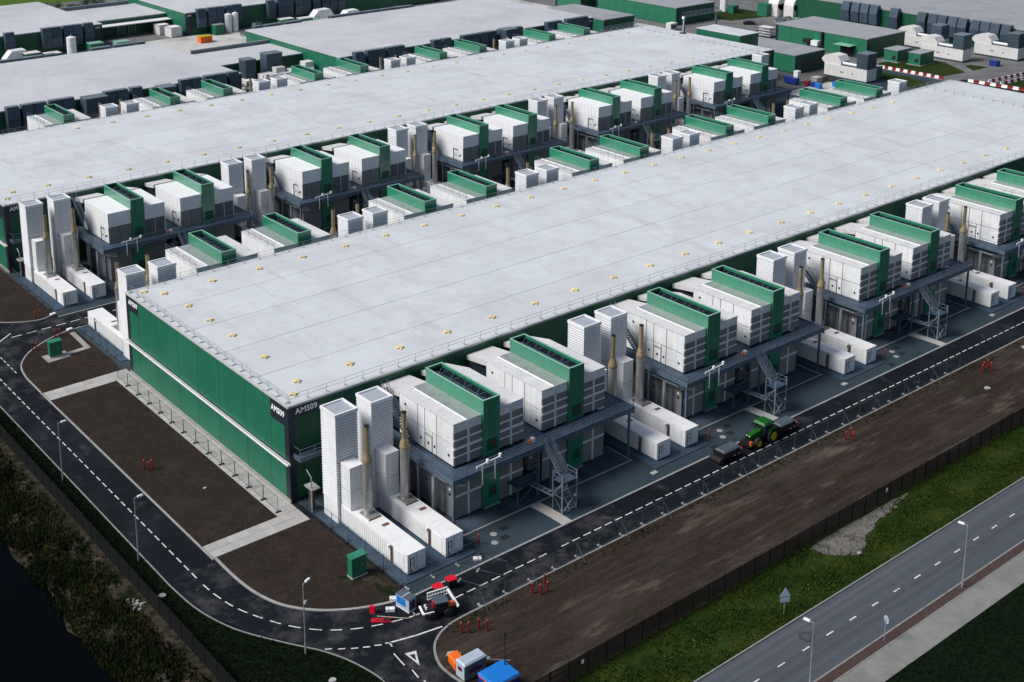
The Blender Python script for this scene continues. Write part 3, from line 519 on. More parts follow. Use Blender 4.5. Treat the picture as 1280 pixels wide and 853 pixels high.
def unit_front_A():
    r = thing('cooling_module', '', 'cooling unit', group='cooling modules in front of the hall signed AMS09')
    for x0, x1 in ((LX0, LX1), (RX0, RX1)):
        pbox('frame', 'joint', r, x0 + 0.05, x1 - 0.05, YF + 0.05, YB, 6.93, 12.2); pbox('frame', 'joint', r, x0 + 0.05, x1 - 0.05, YF + 0.05, YB, 0.1, 5.95)
    yy = lambda f: YB + (YF - YB) * f
    def side(x, out, f0, f1, z0, z1, m='white_panel', nm='side_panel'):
        a, c = yy(f1) + 0.055, yy(f0) - 0.055
        return pbox(nm, m, r, x - (0.05 if out < 0 else 0), x + (0.05 if out > 0 else 0), a, c, z0 + 0.045, z1 - 0.045)
    for f0, f1 in ((0, .35), (.35, .48), (.48, .70), (.70, 1.0)): side(LX0 + 0.05, -1, f0, f1, 9.6, 12.2)
    for f0, f1 in ((0, .35), (.35, .48), (.62, .70), (.70, 1.0)): side(LX0 + 0.05, -1, f0, f1, 6.95, 9.6)
    side(LX0 + 0.05, -1, .48, .62, 9.1, 9.6); d = side(LX0 + 0.05, -1, .48, .62, 6.95, 9.1, nm='door')
    pbox('door_frame', 'louvre_grey', d, LX0 - 0.06, LX0 - 0.002, yy(.62) + 0.0, yy(.62) + 0.10, 6.97, 9.05); pbox('door_frame', 'louvre_grey', d, LX0 - 0.06, LX0 - 0.002, yy(.48) - 0.10, yy(.48), 6.97, 9.05); pbox('door_frame', 'louvre_grey', d, LX0 - 0.06, LX0 - 0.002, yy(.62) + .1, yy(.48) - .1, 8.95, 9.05)
    for f, z in ((.41, 8.1), (.55, 8.0), (.66, 8.0), (.92, 8.1), (.12, 11.2)): pbox('latch', 'dark_gap', r, LX0 - 0.07, LX0 - 0.001, yy(f) - 0.13, yy(f) + 0.13, z - 0.15, z + 0.13)
    pbox('notice', 'sign_white', r, LX0 - 0.04, LX0 - 0.001, yy(.91) - 0.1, yy(.91) + 0.2, 8.5, 8.8)
    for f0, f1 in ((0, .35), (.35, .70), (.70, 1)): side(RX1 - 0.05, 1, f0, f1, 9.6, 12.2); side(RX1 - 0.05, 1, f0, f1, 6.95, 9.6)
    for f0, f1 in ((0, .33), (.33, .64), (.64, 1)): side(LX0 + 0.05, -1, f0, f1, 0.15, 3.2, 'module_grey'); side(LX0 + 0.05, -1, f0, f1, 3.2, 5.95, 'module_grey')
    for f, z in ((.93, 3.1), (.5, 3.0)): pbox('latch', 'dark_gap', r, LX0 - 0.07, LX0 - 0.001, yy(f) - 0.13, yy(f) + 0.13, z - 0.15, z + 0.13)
    pbox('notice', 'sign_white', r, LX0 - 0.04, LX0 - 0.001, yy(.93) - 0.15, yy(.93) + 0.15, 3.6, 3.9)
    y = YF + 0.05
    for x0, x1 in ((LX0, LX1), (RX0, RX1)):
        mid = (x0 + x1) / 2 + (0.05 if x0 < 0 else -0.05)
        for z0, z1 in ((6.95, 12.2), (0.15, 5.95)):
            for s in (-0.085, 0.085): pbox('mullion', 'white_panel', r, mid + s - 0.055, mid + s + 0.055, y - 0.17, y - 0.002, z0, z1)
        for a, c in ((x0 + 0.03, mid - 0.14), (mid + 0.14, x1 - 0.03)):
            pbox('front_panel', 'white_panel', r, a, c, y - 0.05, y - 0.002, 11.12, 12.18)
            for z0, z1 in ((10.32, 11.08), (9.3, 10.08), (8.22, 8.95), (6.98, 8.02)): louvre('louvre', 'louvre_grey', r, a, c, y - 0.03, z0, z1)
            for z0, z1 in ((10.09, 10.31), (8.97, 9.28), (8.04, 8.2)): pbox('rail', 'white_panel', r, a, c, y - 0.15, y - 0.002, z0, z1)
            for z0, z1 in ((4.55, 5.9), (3.2, 4.5), (1.6, 2.85), (0.2, 1.55)): louvre('louvre', 'louvre_grey', r, a, c, y - 0.03, z0, z1, 0.26)
            pbox('rail', 'white_panel', r, a, c, y - 0.16, y - 0.002, 2.88, 3.16)
    pbox('corner_post', 'navy', r, LX0 - 0.1, LX0 + 0.04, YF - 0.1, YF + 0.04, 0.06, 6.0); pbox('warning_tag', 'red_dull', r, LX0 - 0.16, LX0 + 0.1, YF - 0.16, YF - 0.1, 3.0, 3.35)
    roof_parts(r); hood(r); tower(r); return r
def unit_front_B():
    r = thing('cooling_module', '', 'cooling unit', group='white and grey cooling modules in front of the middle hall')
    for x0, x1 in ((LX0 + 0.05, LX1), (RX0, RX1 - 0.4 + 0.4)):
        c = MB().box(x0 - 0.03, x1, YF - 0.12, -5.2, 9.9, 12.38).build('upper_box', 'white_clean', r)
        for i in range(1, 5): xx = x0 + (x1 - x0) * i / 5; pbox('seam', 'white_louvre', c, xx - 0.03, xx + 0.03, YF - 0.15, YF - 0.121, 9.95, 12.33)
        if x0 < 0:
            for i in range(1, 9): yy = YF + 9.8 * i / 9; pbox('seam', 'white_louvre', c, x0 - 0.06, x0 - 0.031, yy - 0.03, yy + 0.03, 9.95, 12.33)
        pbox('lower_box', 'white_panel', r, x0, x1, YF + 0.05, YB, 6.93, 9.86); mid = (x0 + x1) / 2
        m = 'louvre_grey' if x0 < 0 else 'louvre_dark'
        louvre('louvre', m, r, x0 + 0.06, mid - 0.04, YF + 0.0, 6.98, 9.8, 0.3); louvre('louvre', m, r, mid + 0.04, x1 - 0.06, YF + 0.0, 6.98, 9.8, 0.3)
        pbox('mullion', 'louvre_dark' if x0 < 0 else 'white_panel', r, mid - 0.04, mid + 0.04, YF - 0.09, YF + 0.04, 6.95, 9.84)
        if x0 > 0: pbox('mullion', 'white_panel', r, x1 - 0.12, x1 + 0.02, YF - 0.09, YF + 0.04, 6.95, 9.84)
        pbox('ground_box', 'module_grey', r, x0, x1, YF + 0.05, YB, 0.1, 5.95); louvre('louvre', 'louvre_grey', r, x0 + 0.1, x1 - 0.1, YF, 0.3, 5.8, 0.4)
    d = pbox('door', 'white_panel', r, LX0 + 0.0, LX0 + 0.048, -13.4, -12.1, 6.97, 9.2)
    pbox('door_frame', 'dark_gap', d, LX0 - 0.06, LX0 - 0.002, -12.05, -11.85, 6.97, 9.3); pbox('door_frame', 'dark_gap', d, LX0 - 0.06, LX0 - 0.002, -13.4, -12.05, 9.15, 9.32)
    for y, z in ((-13.8, 8.0), (-14.3, 8.2), (-12.7, 8.0)): pbox('latch', 'dark_gap', r, LX0 - 0.04, LX0 + 0.045, y - 0.12, y + 0.12, z - 0.15, z + 0.15)
    hood(r); tower(r); return r
def unit_rear():
    r = thing('cooling_module', '', 'cooling unit', group='cooling modules behind the halls')
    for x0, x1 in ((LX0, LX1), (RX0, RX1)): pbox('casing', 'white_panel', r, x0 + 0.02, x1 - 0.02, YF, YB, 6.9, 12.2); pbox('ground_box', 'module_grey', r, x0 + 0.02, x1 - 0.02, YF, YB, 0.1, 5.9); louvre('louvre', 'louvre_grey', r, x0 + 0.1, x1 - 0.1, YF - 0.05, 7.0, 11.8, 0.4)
    roof_parts(r); tower(r, rear=True)
    for i in range(6): pbox('post', 'steel_rail', r, LX0 + 0.05, LX0 + 0.09, YF + 0.2 + i * 2.05, YF + 0.24 + i * 2.05, 12.3, 13.35)
    for z in (13.3, 12.85): pbox('handrail', 'steel_rail', r, LX0 + 0.05, LX0 + 0.09, YF + 0.2, YB, z, z + 0.045)
    return r
protoA = unit_front_A(); protoB = unit_front_B(); protoR = unit_rear()
XA, XB, XR = 18.53, 18.1, 18.2
def place(proto, first, loc, label, flip=False):
    if first: proto.location = loc; proto['label'] = label; proto.scale = (1, -1, 1) if flip else (1, 1, 1); return proto
    return dup(proto, label, loc, flip=flip)
for i in range(8): place(protoA, i == 0, (XA + (i // 2) * P + (i % 2) * A2, 0, 0), 'front row white cooling module with green duct, %s from the AMS09 corner' % ordw(i))
for i in range(10): place(protoB, i == 0, (XB + (i // 2) * P + (i % 2) * A2, 95.6, 0), 'cooling module of white boxes and green duct before the middle hall, %s from left' % ordw(i))
for i in range(10): place(protoR, i == 0, (XR + (i // 2) * P + (i % 2) * A2, 43.4, 0), 'white roofed module with green duct behind the near hall, %s from left' % ordw(i), True)
for i in range(10):
    if i: dup(protoR, 'white roofed module with green duct behind the middle hall, %s from left' % ordw(i - 1), (XR + (i // 2) * P + (i % 2) * A2, 140.6, 0), flip=True)

# ================================================================== generators, intake towers
def ring_loft(mb, sec):     # sec = list of (x0,x1,y0,y1,z)
    k = len(mb.v)
    for x0, x1, y0, y1, z in sec: mb.v += [(x0, y0, z), (x1, y0, z), (x1, y1, z), (x0, y1, z)]
    for s in range(len(sec) - 1):
        for i in range(4): j = (i + 1) % 4; mb.f.append((k + 4 * s + i, k + 4 * s + j, k + 4 * s + 4 + j, k + 4 * s + 4 + i))
def intake_tower(z_side=8.0):
    r = thing('intake_tower', '', 'air intake')
    sec = []; z = 2.8; pitch = 0.345
    while z < 13.7:
        sec += [(-0.06, 3.06, -3.06, 0.06, z), (-0.02, 3.02, -3.02, 0.02, z + pitch * 0.60), (0.13, 2.87, -2.87, -0.13, z + pitch * 0.64), (0.13, 2.87, -2.87, -0.13, z + pitch * 0.99)]; z += pitch
    mb = MB(); ring_loft(mb, sec); o = mb.build('louvre_slats', 'white_louvre', r, kind='stuff')
    pbox('base_casing', 'white_panel', r, 0.02, 2.98, -2.98, -0.02, 0.15, 2.8)
    c = MB(); c.box(-0.10, 3.10, -3.10, -2.88, 13.66, 14.02); c.box(-0.10, 3.10, -0.12, 0.10, 13.66, 14.02); c.box(-0.10, 0.12, -2.879, -0.121, 13.66, 14.02); c.box(2.88, 3.10, -2.879, -0.121, 13.66, 14.02); c.build('top_rim', 'white_clean', r)
    g = MB().box(0.12, 2.88, -2.88, -0.12, 13.78, 13.86)
    g.build('top_grille', 'grille_grey', r)
    s = pbox('side_casing', 'white_panel', r, 0.45, 2.3, -5.1, -3.12, 2.62, z_side); pbox('lid', 'white_clean', s, 0.42, 2.33, -5.13, -3.11, z_side, z_side + 0.07); pbox('seam', 'joint', s, 0.445, 2.305, -5.105, -3.13, z_side * 0.62, z_side * 0.62 + 0.03)
    for zz, xx in ((5.0, 1.6), (4.4, 1.9), (3.6, 1.7)): pbox('rivet_plate', 'grille_grey', s, xx - 0.06, xx + 0.06, -5.12, -5.10, zz, zz + 0.12)
    return r
def generator():
    r = thing('generator_container', '', 'generator', group='generator containers on the plinths')
    b = MB().box(0, 2.45, -20.55, -7.55, 0.3, 2.55).build('container_body', 'container_white', r)
    for x in (0.15, 2.1): pbox('skid', 'steel_blue', r, x, x + 0.2, -20.4, -7.7, 0.16, 0.3)
    for i, (a, c) in enumerate(((-20.55, -17.2), (-17.2, -13.0), (-13.0, -7.55))): pbox('roof_panel', 'container_white', b, -0.03, 2.48, a + 0.015, c - 0.015, 2.552, 2.62)
    # ribs on the west side
    rb = MB()
    for i in range(24):
        y = -17.0 + i * 0.39
        rb.box(-0.035, 0, y, y + 0.17, 0.42, 2.42)
    rb.build('corrugation', 'container_white', b, kind='stuff')
    pbox('side_door', 'white_panel', b, -0.05, 0, -17.5, -15.6, 0.45, 2.35) if False else None
    pbox('service_bay', 'module_grey', b, -0.04, -0.002, -17.9, -17.35, 0.35, 2.4)
    pbox('hinge_post', 'rust_brown', b, -0.16, -0.041, -17.75, -17.55, 0.4, 2.3); pbox('lamp_bracket', 'lens_white', b, -0.22, -0.002, -17.3, -17.1, 2.0, 2.3)
    pbox('side_panel', 'white_clean', b, -0.045, -0.002, -19.9, -18.1, 0.45, 2.4)
    pbox('end_marking', 'joint', b, 0.35, 0.45, -20.575, -20.552, 0.7, 2.1); pbox('end_marking', 'joint', b, 0.85, 0.92, -20.575, -20.552, 0.8, 2.1); pbox('end_marking', 'joint', b, 0.46, 0.84, -20.57, -20.552, 1.35, 1.42); pbox('end_marking', 'joint', b, 0.46, 0.84, -20.57, -20.552, 1.95, 2.02); pbox('end_marking', 'dark_gap', b, 0.35, 0.6, -20.575, -20.552, 0.42, 0.6)
    pbox('end_lamp', 'lens_white', b, 1.75, 2.0, -20.62, -20.552, 1.95, 2.15); pbox('door_seam', 'joint', b, 1.2, 1.225, -20.565, -20.552, 0.4, 2.5)
    pbox('roof_hatch', 'rust_brown', b, 1.2, 2.1, -14.4, -13.9, 2.622, 2.64); pbox('exhaust_plinth', 'exhaust_steel', b, 0.6, 2.2, -12.4, -10.4, 2.622, 2.78); pbox('roof_flashing', 'rust_brown', b, 0.5, 2.3, -12.55, -12.41, 2.622, 2.66)
    e = MB().cyl((1.45, -11.0, 2.7), (1.45, -11.0, 9.1), 0.56, n=16).build('exhaust_stack', 'exhaust_steel', r, smooth=False)
    MB().cyl((1.45, -11.0, 9.1), (1.45, -11.0, 9.35), 0.60, 0.62, n=16).cyl((1.45, -11.0, 9.35), (1.45, -11.0, 10.35), 0.62, 0.34, n=16).build('cone', 'exhaust_rust', e)
    MB().cyl((1.45, -11.0, 10.35), (1.45, -11.0, 13.6), 0.30, 0.29, n=14).build('flue', 'exhaust_rust', e)
    MB().cyl((1.45, -11.0, 13.55), (1.45, -11.0, 13.66), 0.31, 0.31, n=14).build('flue_lip', 'soot', e)
    MB().cyl((1.45, -11.0, 13.661), (1.45, -11.0, 13.665), 0.26, n=14).build('flue_opening', 'soot', e)
    for z in (4.3, 6.0, 7.6): MB().cyl((1.45, -11.0, z), (1.45, -11.0, z + 0.06), 0.575, n=16).build('band', 'exhaust_steel', e)
    return r
protoI = intake_tower(); protoI['group'] = 'white louvred intake towers'; protoG = generator()
# green socket box on the second container's side is a part of its own copies
firstI = firstG = True
def put(proto, flag, label, loc, flip=False):
    if flag: return place(proto, True, loc, label, flip)
    return dup(proto, label, loc, flip=flip)
for k in range(5):
    for j, x in enumerate((1.85, 6.85)):
        if k < 4:
            put(protoI, firstI, 'front row white louvred intake tower, %s from the AMS09 corner' % ordw(2 * k + j), (k * P + x, -4.4, 0)); firstI = False
            g = put(protoG, firstG, 'front row white generator container with exhaust stack, %s from the AMS09 corner' % ordw(2 * k + j), (k * P + x + 0.4 + (0.25 if j else 0), 0, 0)); firstG = False
        put(protoI, False, 'white louvred intake tower before the middle hall, %s from the left' % ordw(2 * k + j), (k * P + x - 0.45, 92.0 - 0.4, 0))
        put(protoG, False, 'white generator container with exhaust stack before the middle hall, %s from the left' % ordw(2 * k + j), (k * P + x - 0.3, 95.2, 0))
        put(protoI, False, 'white louvred intake tower behind the near hall, %s from the left' % ordw(2 * k + j), (k * P + x - 0.35, 48.1, 0), True)
        put(protoG, False, 'white generator container behind the near hall, %s from the left' % ordw(2 * k + j), (k * P + x - 0.1, 44.3, 0), True)
        if k or j:
            put(protoI, False, 'white louvred intake tower behind the middle hall, %s from the left' % ordw(2 * k + j - 1), (k * P + x - 0.35, 145.4, 0), True)
        put(protoG, False, 'white generator container behind the middle hall, %s from the left' % ordw(2 * k + j), (k * P + x - 0.1, 141.6, 0), True)
put(protoI, False, 'single white intake tower at the right end before the middle hall', (5 * P + 1.4, 91.6, 0))
put(protoI, False, 'single white intake tower at the far right end behind the near hall', (5 * P + 1.5, 48.1, 0), True)
for o in list(scene.objects):
    if o.name.startswith('intake_tower') and o.parent is None: o['group'] = 'white louvred intake towers'

# ================================================================== steel platforms and stairs
rail_post = MB().box(-0.03, 0.03, -0.03, 0.03, 0, 1.1).mesh('rail_post'); rail_post.materials.append(MATS['steel_rail'])
def platform():
    r = thing('steel_platform', '', 'platform', group='raised steel platforms along the cooling modules')
    for a in ((11.0, 40.1, -17.5, -15.36), (11.0, 12.96, -15.358, -2.6), (23.8, 26.65, -15.358, -2.6), (37.5, 40.1, -15.358, -2.6)): pbox('deck', 'deck_blue', r, *a, 6.72, 6.88)
    pbox('edge_beam', 'steel_blue', r, 10.95, 40.15, -17.62, -17.502, 6.3, 7.02); pbox('edge_beam', 'steel_blue', r, 10.88, 10.998, -17.62, -2.6, 6.4, 7.02); pbox('edge_beam', 'steel_blue', r, 40.102, 40.22, -17.62, -2.6, 6.0, 7.02)
    for y in (-17.0, -15.7): pbox('cross_beam', 'steel_blue', r, 11.0, 40.1, y - 0.12, y + 0.12, 6.3, 6.70)
    for i in range(17): link('rail_post', rail_post, r, loc=(11.0 + i * 1.81, -17.56, 7.02))
    for i in range(1, 8): link('rail_post', rail_post, r, loc=(10.94, -17.56 + i * 2.05, 7.02)); 
    for z in (8.1, 7.75, 7.4): MB().bar((10.94, -17.56, z), (40.16, -17.56, z), 0.05).bar((10.94, -17.56, z + 0.001), (10.94, -2.7, z + 0.001), 0.05).build('handrail', 'steel_rail', r)
    for x in (11.3, 16.9, 24.2, 26.3, 31.5, 39.7):
        for y in (-17.2,) if x in (16.9, 31.5) else (-17.2, -10.5, -4.0): 
            if x not in (16.9, 31.5): pbox('column', 'steel_blue', r, x - 0.13, x + 0.13, y - 0.13, y + 0.13, 0.06, 6.3)
    # lagged pipes under the deck
    for off, z in ((0.0, 5.5), (0.55, 5.15)):
        p = MB().cyl((11.9 + off, -3.0, z), (11.9 + off, -15.2 - off, z), 0.24, n=10).cyl((11.9 + off, -15.2 - off, z), (13.6, -15.9 - off * .6, z - 0.15), 0.24, n=10).cyl((13.6, -15.9 - off * 0.6, z - 0.15), (13.9, -15.4, z - 0.3), 0.24, n=10); p.build('lagged_pipe', 'pipe_lagging', r)
    MB().cyl((11.6, -13.0, 5.4), (11.6, -13.0, 0.2), 0.24, n=10).build('lagged_pipe', 'pipe_lagging', r)
    # low landing under the deck
    pbox('low_landing', 'deck_blue', r, 20.9, 24.4, -17.3, -15.4, 2.25, 2.37)
    for x in (21.0, 24.3):
        pbox('landing_leg', 'steel_blue', r, x - 0.07, x + 0.07, -17.25, -17.11, 0.06, 2.25)
    MB().bar((21, -17.2, 0.3), (24.3, -17.2, 2.2), 0.07).build('landing_brace', 'steel_blue', r)
    for z in (2.9, 3.4): MB().bar((20.95, -17.27, z), (24.35, -17.27, z), 0.04).build('landing_rail', 'steel_rail', r)
    for x in (14.0, 15.6, 17.5, 20.2, 22.6, 28.4, 30.2, 34.0, 36.2): MB().bar((x, -17.3, 5.85), (x + 0.9, -16.2, 5.85), 0.06).build('strip_light', 'steel_galv', r)
    # under-deck pipework seen between the modules
    q = MB()
    for i in range(5): q.cyl((24.3 + i * 0.45, -15.4, 1.0 + i), (26.5, -15.0, 1.2 + i), 0.13, n=8)
    q.build('pipework', 'steel_blue', r)
    pbox('control_box', 'louvre_dark', r, 24.4, 25.9, -15.2, -14.4, 2.5, 4.6); pbox('floodlight', 'lens_white', r, 24.6, 24.85, -15.4, -15.202, 4.1, 4.35)
    return r
def flight(mb, p, q, w, n, axis):      # stair flight from p (top) to q (bottom); stringers, treads
    p = Vector(p); q = Vector(q); s = Vector((w / 2, 0, 0)) if axis == 'y' else Vector((0, w / 2, 0))
    for sg in (-1, 1): mb.bar(p + s * sg, q + s * sg, 0.06, 0.22)
    for i in range(n):
        t = (i + 0.5) / n; c = p.lerp(q, t)
        if axis == 'y': mb.box(c.x - w / 2, c.x + w / 2, c.y - 0.13, c.y + 0.13, c.z - 0.02, c.z + 0.02)
        else: mb.box(c.x - 0.13, c.x + 0.13, c.y - w / 2, c.y + w / 2, c.z - 0.02, c.z + 0.02)
def rails_along(mb, p, q, w, axis):
    p = Vector(p); q = Vector(q); s = Vector((w / 2, 0, 0)) if axis == 'y' else Vector((0, w / 2, 0)); up = Vector((0, 0, 1))
    for sg in (-1, 1):
        for h in (1.0, 0.55): mb.bar(p + s * sg + up * h, q + s * sg + up * h, 0.045)
        for t in (0, .33, .66, 1): c = p.lerp(q, t) + s * sg; mb.bar(c, c + up, 0.045)
def stair_tower():
    r = thing('stair_tower', '', 'stairs', group='steel stair towers in front of the platforms')
    m = MB(); flight(m, (25.3, -17.6, 6.9), (25.3, -20.4, 4.05), 1.05, 14, 'y'); m.build('upper_flight', 'steel_rail', r)
    m = MB(); rails_along(m, (25.3, -17.6, 6.9), (25.3, -20.4, 4.05), 1.1, 'y'); m.build('upper_handrail', 'steel_rail', r)
    pbox('landing', 'deck_blue', r, 23.75, 26.05, -22.0, -20.4, 3.98, 4.06)
    for x in (23.75, 26.05):
        for y in (-22.0, -20.4): pbox('corner_post', 'steel_galv' if y < -21 else 'steel_rail', r, x - 0.07, x + 0.07, y - 0.07, y + 0.07, 0.06, 5.1)
    m = MB()
    for z in (5.06, 4.55): m.bar((23.75, -22, z), (26.05, -22, z), 0.05).bar((23.75, -22, z), (23.75, -20.4, z), 0.05).bar((26.05, -22, z), (26.05, -20.4, z), 0.05)
    m.build('landing_rail', 'steel_rail', r)
    m = MB(); flight(m, (24.3, -21.9, 4.0), (24.3, -20.5, 2.1), 0.9, 9, 'y'); m.build('middle_flight', 'steel_rail', r)
    m = MB(); flight(m, (25.5, -20.5, 2.1), (25.5, -22.0, 0.1), 0.9, 10, 'y'); m.build('lower_flight', 'steel_rail', r)
    pbox('half_landing', 'deck_blue', r, 23.8, 26.0, -20.5, -19.6, 2.05, 2.12)
    m = MB(); m.bar((23.75, -22, 0.2), (26.05, -22, 2.1), 0.06).bar((23.75, -22, 2.1), (26.05, -22, 2.1), 0.06).bar((26.05, -22, 2.1), (23.75, -22, 4.0), 0.06).bar((23.75, -22, 0.3), (23.75, -20.4, 2.1), 0.06).bar((23.75, -20.4, 2.1), (23.75, -22, 3.9), 0.06).bar((23.75, -22, 0.35), (26.05, -22, 0.35), 0.06).bar((26.05, -22, 0.3), (26.05, -20.4, 2.1), 0.06).bar((23.75, -22.0, 2.1), (23.75, -20.4, 2.1), 0.06)
    m.build('bracing', 'steel_rail', r)
    m = MB(); flight(m, (23.7, -20.9, 2.1), (23.0, -17.4, 2.3), 0.7, 5, 'y'); m.build('link_walkway', 'steel_rail', r)
    pbox('floodlight', 'lens_white', r, 25.6, 25.85, -22.2, -22.08, 1.9, 2.15)
    return r
def roof_stair():
    r = thing('roof_stair', '', 'stairs', group='steep blue stairs up to the roofs')
    m = MB(); flight(m, (12.35, -2.2, 12.2), (12.35, -7.8, 6.95), 0.75, 22, 'y'); m.build('flight', 'steel_blue', r)
    m = MB(); rails_along(m, (12.35, -2.2, 12.2), (12.35, -7.8, 6.95), 0.8, 'y'); m.build('handrail', 'steel_rail', r)
    return r
def mast():
    r = thing('vent_mast', '', 'mast', group='white T shaped masts on the platform edges')
    MB().cyl((0, 0, 0), (0, 0, 2.5), 0.075, n=8).build('post', 'sign_white', r); MB().bar((-0.85, 0, 2.5), (0.75, 0, 2.6), 0.11).build('crossarm', 'sign_white', r); MB().cyl((0.75, 0, 2.5), (0.75, 0, 2.95), 0.17, n=10).build('head', 'sign_white', r); MB().cyl((-0.85, 0, 2.3), (-0.85, 0, 2.5), 0.08, n=8).build('end_cap', 'sign_white', r)
    return r
def lifebox():
    r = thing('safety_box', '', 'box', group='orange and white boxes on the platforms')
    pbox('orange_half', 'orange', r, -0.45, 0, -0.22, 0.22, 0, 0.4); pbox('white_half', 'sign_white', r, 0.002, 0.5, -0.24, 0.24, 0, 0.55); return r
pp, st, rs, ma, lb = platform(), stair_tower(), roof_stair(), mast(), lifebox(); f0 = True
for k in range(9):
    front = k < 4; kk = k if front else k - 4; X = kk * P - (0 if front else 0.45); Y = 0 if front else 95.6
    where = ('front row, %s from the AMS09 corner' if front else 'before the middle hall, %s from the left') % ordw(kk)
    put(pp, f0, 'blue grey steel platform, ' + where, (X, Y, 0)); put(st, f0, 'lattice steel stair tower, ' + where, (X, Y, 0)); put(rs, f0, 'steep blue stair up the module side, ' + where, (X, Y, 0))
    put(ma, f0, 'left white T shaped mast of its pair, ' + where, (X + 15.1, Y - 17.75, 5.2)); put(ma, False, 'right white T shaped mast of its pair, ' + where, (X + 17.0, Y - 17.75, 5.3))
    put(lb, f0, 'orange and white box on the platform, ' + where, (X + 23.9, Y - 16.2, 6.885)); f0 = False
# short walkway and bracket at the corners of the halls
for y0, lab in ((0, 'short blue walkway on the wall below the AMS09 corner'), (95.6, 'short blue walkway on the corner of the middle hall')):
    r = thing('wall_walkway', lab, 'walkway', (0, y0, 0)); pbox('deck', 'deck_blue', r, 0.6, 10.8, -1.5, -0.02, 6.1, 6.25); pbox('edge_beam', 'steel_blue', r, 0.5, 10.8, -1.62, -1.502, 5.9, 6.5); pbox('edge_beam', 'steel_blue', r, 0.48, 0.598, -1.5, -0.02, 5.9, 6.5)
    for i in range(6): link('rail_post', rail_post, r, loc=(0.55 + i * 2.0, -1.56, 6.45))
    MB().bar((0.55, -1.56, 7.5), (10.7, -1.56, 7.5), 0.05).bar((0.55, -1.56, 7.0), (10.7, -1.56, 7.0), 0.05).bar((0.55, -1.56, 7.5), (0.55, -0.05, 7.5), 0.05).build('handrail', 'steel_rail', r)
for y0, lab in ((-3.3, 'small brown canopy on a grey post at the foot of the AMS09 corner'), (92.3, 'small brown canopy on a grey post at the middle hall corner')):
    r = thing('canopy_post', lab, 'canopy', (0.9, y0, 0)); MB().cyl((0, 0, 0.05), (0, 0, 4.6), 0.09, n=8).build('post', 'lamp_grey', r); MB().cyl((0, 0, 4.6), (0, 1.0, 5.2), 0.06, n=8).build('arm', 'lamp_grey', r); pbox('canopy_plate', 'concrete', r, -0.3, 0.9, -0.5, 1.2, 3.1, 3.25); pbox('cable_riser', 'bark', r, 0.2, 0.7, 0.3, 1.0, 0.1, 3.1)

# ================================================================== older halls at the back
def old_hall(label, x0, x1, y0, y1, z, roof='roof_old', wall='green_dark', corner=True, sign=True, name='old_hall', panel=6.0, side='green_wall'):
    r = thing(name, label, 'building', (x0, y0, 0)); W = x1 - x0; D = y1 - y0
    pbox('inner_wall', 'joint', r, 0.1, W - 0.1, 0.1, D - 0.1, 0, z - 0.3)
    n = max(2, int(W / panel)); n2 = max(2, int(D / panel))
    for i in range(n): pbox('wall_panel', wall, r, W * i / n + 0.02, W * (i + 1) / n - 0.02, 0, 0.1, 0.05, z - 0.3)  # front panels darker than the west side, shade put into the green
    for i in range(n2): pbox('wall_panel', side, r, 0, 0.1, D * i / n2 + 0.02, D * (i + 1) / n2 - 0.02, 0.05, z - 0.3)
    if corner:
        pbox('corner_panel', 'navy', r, -0.03, 0.1, -0.03, 1.2, 0.05, z - 0.3); pbox('corner_panel', 'navy', r, 0.102, 2.4, -0.03, 0.1, 0.05, z - 0.3); pbox('corner_panel', 'navy', r, W - 2.8, W + 0.03, -0.03, 0.1, 0.05, z - 0.3)
    if sign:
        F = Matrix(((1, 0, 0, 0), (0, 0, -1, -0.06), (0, 1, 0, 0), (0, 0, 0, 1))); text_mesh('sign_lettering', 'AMS', 0.8, 'sign_white', r, Matrix.Translation((W - 2.3, 0, z - 1.4)) @ F)
        text_mesh('sign_lettering', 'AMS', 0.8, 'sign_white', r, Matrix.Translation((0.35, 0, z - 1.4)) @ F)
    pbox('roof', roof, r, -0.15, W + 0.15, -0.15, D + 0.15, z - 0.3, z)
    return r
old_hall('long grey roofed hall with blue grey coolers, at left behind the middle hall', -70, 94.6, 181.2, 235.5, 8.0)
old_hall('long grey roofed hall with blue grey coolers, centre top behind the middle hall', 126.6, 226.5, 181.2, 235.5, 8.0)
old_hall('lower green linking block with grey roof between the two old halls', 94.8, 126.4, 201.8, 222, 6.0, corner=False, sign=False, name='link_block', panel=5)
old_hall('pale roofed hall in the top left corner', -70, 95.8, 276, 332.5, 8.0)
old_hall('pale roofed hall at top, right of the loading bay', 126.4, 236, 276.5, 332.5, 8.0)
lk = old_hall('low green linking block with loading doors at top left', 96, 126.2, 292, 318, 6.0, corner=False, sign=False, name='link_block', panel=5)
pbox('canopy', 'white_clean', lk, 0, 30.2, -4.5, 0.05, 4.2, 4.5)
for x in (12.0, 16.0): d = pbox('loading_door', 'green_box', lk, x, x + 2.2, -0.12, -0.002, 0.3, 3.3); pbox('door_seal', 'concrete', d, x - 0.35, x - 0.05, -0.4, -0.002, 0.2, 3.7); pbox('door_seal', 'concrete', d, x + 2.25, x + 2.55, -0.4, -0.002, 0.2, 3.7); pbox('door_seal', 'concrete', d, x - 0.05, x + 2.25, -0.4, -0.002, 3.35, 3.7)
pr_ = thing('roof_screen', 'grey parapet screen on the linking block between the old halls', 'screen', (100, 221, 6)); pbox('panel', 'cooler_top', pr_, 0, 26.5, 0, 0.6, 0, 1.0); pbox('cap', 'steel_galv', pr_, -0.1, 26.6, -0.1, 0.7, 1.0, 1.1)
